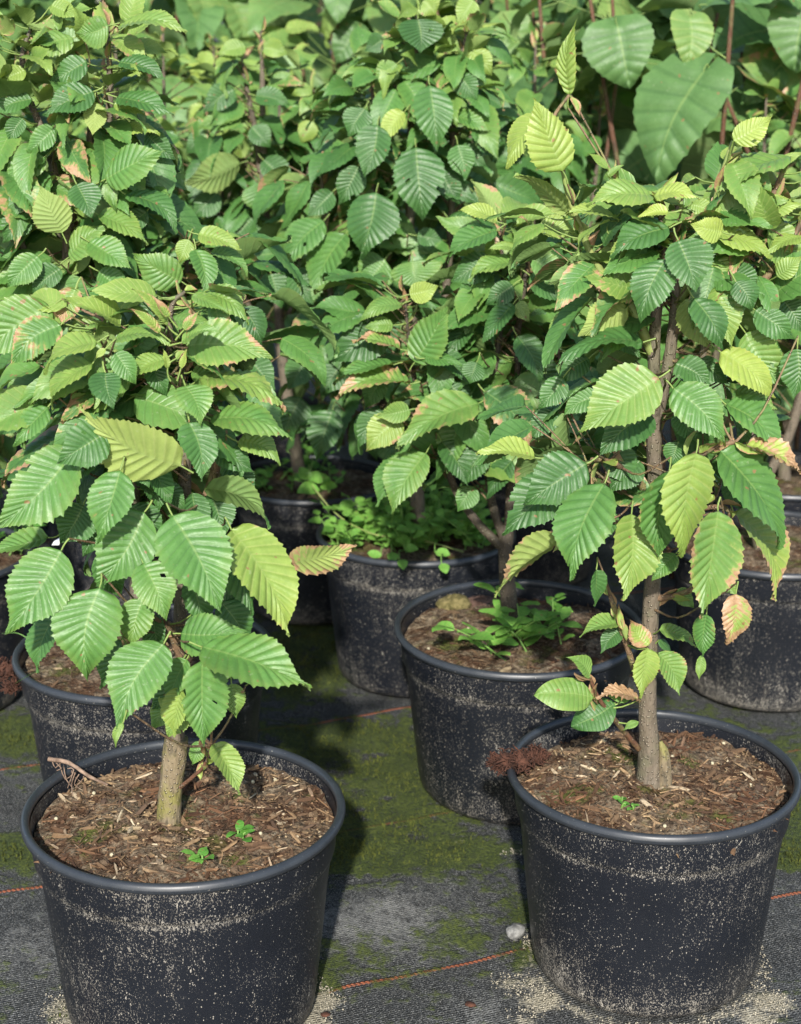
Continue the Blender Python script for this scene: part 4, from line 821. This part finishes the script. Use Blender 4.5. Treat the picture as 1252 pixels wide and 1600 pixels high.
# tall shrubs with big heart-shaped leaves
def shrub(x, y, lab, top=1.3, n=60, ns=4, Lr=(.09, .17), lev='blow', heroes=(), zmax=.25, sp=(.03, .20), stempx=()):
    root = empty('large_leaved_shrub', (x, y, 0)); label(root, lab, 'shrub', 'large-leaved shrubs behind the hornbeams')
    T = Tree(root, y); T.mat = M_BROAD; b = np.array([x, y, 0.])
    for i in range(ns):
        a = 6.283 * i / ns + RNG.uniform(0, 1.); r = RNG.uniform(.06, .24); e = top * RNG.uniform(.8, 1.02)
        o = np.array([math.cos(a), math.sin(a), 0])
        T.stem([b + o * .03, b + o * r * .5 + [0, 0, e * .35], b + o * r + [0, 0, e * .7], b + o * r * 1.4 + [0, 0, e]], [.0055, .0046, .0038, .002], name='stem', mat=M_REDTWIG, seg=8, n=18, wob=.02, bear=(.25, 1))
    for s_ in stempx: T.stem(s_, [.0036, .0032, .0026], name='stem', mat=M_REDTWIG, seg=8, n=14)
    for h in heroes: T.hero(*h[:8], kind='broad', level='broad', pleat=.034, ratio=.78, **(h[8] if len(h) > 8 else {}))
    T.fill(n, Lr=Lr, spread=sp, zmax=zmax, kind='broad', level=lev, ratio=(.68, .85), ybase=.42, brown=.03)
    T.finish(); return T
shrub(.50, 2.72, 'tall red-stemmed shrub with very large heart-shaped leaves at the upper right', 1.28, 90, 5, zmax=.04, stempx=[[(1190, 290), (1150, 190), (1112, 90), (1122, 20)], [(850, 90), (846, 40), (842, -20)], [(962, 130), (960, 60), (956, -20)], [(945, 260), (958, 170), (966, 90)]],
      heroes=[(1100, 112, 1026, 288, 138, 20, 'm', 22, dict(fold=.10, curl=.4)), (965, 40, 984, 140, 124, 12, 'm', 14, dict(brown=.05)), (1078, 26, 1072, 105, 76, 16, 'l', 18, dict(brown=.06)), (1105, 8, 1258, 2, 26, 10, 'm', 10)])
shrub(.72, 2.80, 'broad-leaved shrub at the top right corner', 1.28, 90, 5, zmax=.06, heroes=[(1262, 12, 1242, 116, 116, 16, 'm', 17), (1212, 110, 1158, 164, 66, 8, 'm', 9), (1200, 55, 1160, 90, 60, 4, 'l', 4), (1215, 170, 1190, 240, 70, 5, 'm', 6), (1130, 210, 1180, 290, 70, 2, 'm', 3)])
shrub(.30, 2.92, 'shrub with large bluish leaves behind the yellow shoot', 1.22, 90, 5, zmax=.10, heroes=[(852, 118, 788, 300, 96, 14, 'm', 15), (905, 300, 870, 420, 100, 10, 'm', 11), (800, 310, 760, 370, 70, 8, 'm', 9), (840, 340, 790, 400, 80, 10, 'm', 10), (940, 290, 990, 330, 60, 6, 'm', 6), (790, 30, 820, 110, 70, 6, 'l', 7), (860, 60, 900, 120, 70, 3, 'l', 3)])
shrub(.98, 2.95, 'broad-leaved shrub beyond the right picture edge, its leaves reaching in', 1.25, 80, 4)
for x, y, lab in [(-.10, 3.62, 'shrub with blurred pale leaves hanging down at the top, left of centre'), (-.52, 3.66, 'blurred large-leaved shrub above the left rows'), (.34, 3.55, 'blurred large-leaved shrub behind the top of the dark tree'), (.78, 3.5, 'blurred large-leaved shrub deep behind the red stems'), (-1.0, 3.72, 'blurred large-leaved shrub at the top left corner')]:
    shrub(x, y, lab, 1.35, 120, 5, zmax=.5, sp=(.03, .28), heroes=[(308, -20, 318, 70, 66, 10, 'l', 12), (360, 0, 375, 80, 60, 6, 'l', 8), (545, -30, 510, 75, 32, 20, 'p', 22), (560, 45, 525, 100, 60, 22, 'm', 23), (455, 45, 500, 48, 22, 24, 'p', 24)] if x == -.10 else ())
for i, (x, y) in enumerate([(-1.3, 4.5), (-.75, 4.6), (-.2, 4.55), (.35, 4.6), (.9, 4.5), (1.4, 4.55)]):
    shrub(x, y, ['leafy shrub far back left of the frame', 'leafy shrub far back above the left leaders', 'leafy shrub far back at the top centre left', 'leafy shrub far back at the top centre', 'leafy shrub far back behind the heart leaves', 'leafy shrub far back right of the frame'][i], 1.55, 260, 6, zmax=.6, sp=(.04, .38))

# ================================================================ weeds, moss lumps, stones, litter
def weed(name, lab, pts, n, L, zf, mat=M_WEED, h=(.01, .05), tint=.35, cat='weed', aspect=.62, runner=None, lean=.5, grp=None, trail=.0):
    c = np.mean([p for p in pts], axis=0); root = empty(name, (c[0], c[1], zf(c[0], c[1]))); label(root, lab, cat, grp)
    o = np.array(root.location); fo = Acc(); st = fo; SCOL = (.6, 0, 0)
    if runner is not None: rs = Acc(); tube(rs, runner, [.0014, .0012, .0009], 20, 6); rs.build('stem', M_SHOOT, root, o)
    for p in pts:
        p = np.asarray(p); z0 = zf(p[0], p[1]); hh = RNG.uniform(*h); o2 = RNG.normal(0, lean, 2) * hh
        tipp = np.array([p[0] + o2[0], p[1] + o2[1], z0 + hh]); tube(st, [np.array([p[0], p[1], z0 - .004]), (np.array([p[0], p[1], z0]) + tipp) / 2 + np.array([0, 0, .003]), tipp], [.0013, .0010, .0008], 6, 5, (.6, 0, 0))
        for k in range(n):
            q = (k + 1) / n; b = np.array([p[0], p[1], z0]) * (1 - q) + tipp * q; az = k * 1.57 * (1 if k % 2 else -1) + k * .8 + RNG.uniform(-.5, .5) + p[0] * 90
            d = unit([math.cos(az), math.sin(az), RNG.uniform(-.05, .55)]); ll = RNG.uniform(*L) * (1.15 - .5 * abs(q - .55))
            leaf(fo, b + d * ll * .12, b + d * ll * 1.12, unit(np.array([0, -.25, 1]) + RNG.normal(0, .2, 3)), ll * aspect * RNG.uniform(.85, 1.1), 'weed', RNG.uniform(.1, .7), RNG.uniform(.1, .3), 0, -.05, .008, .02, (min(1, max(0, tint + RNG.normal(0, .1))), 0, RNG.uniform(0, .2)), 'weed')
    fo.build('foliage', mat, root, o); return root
def onsoil(px, py, z=.2): return at_z(px, py, z)[:2]
weed('spoon_leaved_weed', 'fresh green weed with spoon-shaped leaves in the middle pot', [onsoil(*q) for q in [(800, 1008), (780, 1012), (815, 1015), (805, 990), (825, 1022), (790, 1030), (770, 1025), (835, 1005)]], 6, (.024, .037), zM, h=(.025, .058), tint=.70, aspect=.52)
weed('small_leaved_weed', 'smaller lobed weed right beside the spoon-leaved one', [onsoil(*q) for q in [(865, 1000), (878, 1008), (855, 990), (870, 985)]], 7, (.013, .022), zM, h=(.022, .045), tint=.65)
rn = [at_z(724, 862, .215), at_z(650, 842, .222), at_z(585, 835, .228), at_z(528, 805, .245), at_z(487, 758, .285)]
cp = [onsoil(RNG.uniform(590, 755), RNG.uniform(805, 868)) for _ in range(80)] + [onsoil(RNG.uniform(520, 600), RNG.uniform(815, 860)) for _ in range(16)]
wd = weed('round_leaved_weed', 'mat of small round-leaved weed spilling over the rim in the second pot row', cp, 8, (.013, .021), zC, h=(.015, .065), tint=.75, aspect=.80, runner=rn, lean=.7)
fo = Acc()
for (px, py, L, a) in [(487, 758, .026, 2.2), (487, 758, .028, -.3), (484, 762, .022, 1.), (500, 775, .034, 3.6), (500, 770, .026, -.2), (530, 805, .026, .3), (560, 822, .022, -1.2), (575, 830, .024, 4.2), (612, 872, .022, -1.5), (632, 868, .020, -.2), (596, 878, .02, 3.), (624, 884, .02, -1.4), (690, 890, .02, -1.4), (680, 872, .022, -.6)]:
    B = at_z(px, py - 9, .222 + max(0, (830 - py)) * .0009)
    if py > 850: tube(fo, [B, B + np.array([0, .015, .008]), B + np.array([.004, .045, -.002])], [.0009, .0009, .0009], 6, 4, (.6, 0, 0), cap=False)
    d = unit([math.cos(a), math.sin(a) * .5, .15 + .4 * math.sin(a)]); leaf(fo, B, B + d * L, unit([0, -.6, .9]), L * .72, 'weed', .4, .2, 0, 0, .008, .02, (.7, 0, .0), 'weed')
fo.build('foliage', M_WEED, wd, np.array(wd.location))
weed('seedling_weed', 'low tangle of seedling weeds in the pot left of the round-leaved mat', [onsoil(RNG.uniform(395, 520), RNG.uniform(735, 775)) for _ in range(16)], 6, (.010, .020), zD, h=(.012, .05), tint=.45, aspect=.75, lean=.8)
gz = ZG[0][1]
weed('edge_weed', 'pale small-leaved weed in the pot at the far left edge', [onsoil(RNG.uniform(-30, 45), RNG.uniform(800, 870)) for _ in range(14)], 7, (.010, .018), gz, h=(.015, .06), tint=.35, aspect=.75, lean=.6)
for lab, q in [('seedling with a pale ragged leaf lying by the front rim of the left front pot', (312, 1352)), ('bright green seedling in mossy soil right of the stub trunk', (372, 1312))]:
    x_, y_ = onsoil(*q); weed('seedling', lab, [(x_, y_), (x_ + .004, y_ - .004)], 4, (.008, .016), zL, h=(.004, .010), tint=.45, cat='seedling')
x_, y_ = onsoil(970, 1268); weed('seedling', 'tiny round seedlings in the soil of the right front pot', [(x_, y_), (x_ + .012, y_ - .006), (x_ + .002, y_ + .010)], 3, (.005, .009), zR, h=(.003, .007), tint=.3, cat='seedling')
# grass blades leaning over the rim of the pot behind
g = Acc()
for pts in [[at_z(62, 1042, .205), at_z(55, 1010, .235), at_z(30, 990, .25), at_z(3, 990, .252)], [at_z(60, 1048, .205), at_z(45, 1055, .222), at_z(24, 1068, .222)]]:
    C = spline(pts, 14)
    for i in range(13):
        w0, w1 = .0016 * (1 - i / 14), .0016 * (1 - (i + 1) / 14); sd = np.array([.2, -.3, .9])
        g.add([C[i] - sd * w0, C[i] + sd * w0, C[i + 1] + sd * w1, C[i + 1] - sd * w1], [(0, 1, 2, 3)])
o = g.build('grass_tuft', M_GRASS); label(o, 'two pale grass blades arching over the rim at the left', 'grass')
def lump(name, lab, c, r, mat, cat, sq=(1, 1, .75), jit=.05, n=14):
    a = Acc(); ball(a, (0, 0, 0), r, (0, 0, 0), n, 0, sq); V = a.v[0]; ph = RNG.uniform(0, 6, 9)
    d = 1 + .13 * np.sin(V[:, 0] / r * 2.1 + ph[0]) * np.sin(V[:, 1] / r * 2.4 + ph[1]) + .10 * np.sin(V[:, 2] / r * 3.3 + ph[2]) + .06 * np.sin(V[:, 0] / r * 6 + ph[3]) * np.sin(V[:, 2] / r * 5 + ph[4])
    a.v[0] = V * (d + RNG.normal(0, jit * .4, len(V)))[:, None]; o = a.build(name, mat); o.location = c; label(o, lab, cat); return o
P = at_z(708, 936, .212); lump('mossy_clod', 'yellowish mossy clod by the back rim of the middle pot', (P[0], P[1], .206), (.018), M_CLOD, 'clod', (1.3, .9, .62), .16)
P = at_z(752, 940, .205); lump('peat_clod', 'reddish brown clod next to the yellowish mossy one', (P[0], P[1], .204), .015, M_REDCLOD, 'clod', (1.25, .9, .6), .2)
P = at_z(805, 1452, .01); lump('pebble', 'grey white pebble on the matting beside the right front pot', (P[0], P[1], .007), .0100, M_STONE, 'pebble', (1, 1, .9), .02)
P = at_z(735, 1572, 0); lump('soil_crumb', 'small dark red crumb on the bare matting between the front pots', (P[0], P[1], .002), (.0038), M_PEAT, 'crumb', (1.3, .9, .6), .2)
P = at_z(509, 1588, 0); lump('soil_crumb', 'dark crumb in the sand at the foot of the left front pot', (P[0], P[1], .002), .0035, M_PEAT, 'crumb', (1.2, .9, .6), .2)
def fibre(name, lab, boxes, n, mat, cat):
    a = Acc(); cs = []
    for (px, py, z, r) in boxes:
        c = at_z(px, py, z); cs.append(c)
        for i in range(n):
            d = unit(RNG.normal(size=3)); q = c + d * r * RNG.uniform(.2, 1.) * np.array([1, .8, .8]); e = unit(RNG.normal(size=3)); L = RNG.uniform(.006, .016)
            tube(a, [q - e * L / 2, q + RNG.normal(0, .002, 3), q + e * L / 2], [.0006, .0008, .0004], 5, 4, cap=False)
        ball(a, c, r * .62, (0, 0, 0), 9, .16, (1, .85, .8))
    c = np.mean(cs, axis=0); o = a.build(name, mat, None, c); o.location = c; label(o, lab, cat)
fibre('peat_clump', 'dark red fibrous peat clump hanging over the left rim of the right front pot', [(795, 1190, .222, .016), (815, 1188, .226, .014), (778, 1192, .216, .010), (838, 1180, .218, .013)], 150, M_PEAT, 'peat')
fibre('peat_clump', 'reddish peat clump outside the left rim of the pot behind the stub-trunked tree', [(12, 1045, .20, .017), (16, 1072, .18, .010)], 120, M_PEAT, 'peat')
a = Acc(); tube(a, [at_z(168, 1226, .212), at_z(138, 1212, .222), at_z(108, 1192, .232), at_z(76, 1186, .234)], [.0012, .0018, .0022, .0024], 16, 8, wob=.08)
for k in range(9):
    s0 = at_z(82 + 6 * k, 1189 + 3 * k, .231 - .002 * k); tube(a, [s0, s0 + RNG.normal(0, .005, 3) + [.004, 0, -.006], s0 + RNG.normal(0, .006, 3) + [.004, 0, -.014]], [.0007, .0005], 5, 4, cap=False)
o = a.build('dry_root', M_ROOT); label(o, 'bent dry root sticking out over the left rim of the front left pot', 'root')
a = Acc(); c = T_ = at_y(90, 846, 1.70)
a.add([c + np.array(q) * .75 for q in [[-.009, 0, -.006], [.002, -.002, -.005], [.010, 0, .006], [.005, .003, .006], [-.006, .003, -.001], [-.009, .0012, -.006], [.002, -.0008, -.005], [.010, .0012, .006], [.005, .0042, .006], [-.006, .0042, -.001]]],
      [(0, 1, 2, 3), (5, 8, 7, 6), (0, 5, 6, 1), (1, 6, 7, 2), (2, 7, 8, 3), (3, 8, 9, 4), (4, 9, 5, 0)]); a.f.append(np.array([(0, 3, 4), (5, 9, 8)]) + a.n - 10)
o = a.build('white_scrap', M_WHITE); label(o, 'small torn white scrap caught among the leaves at the left', 'scrap')
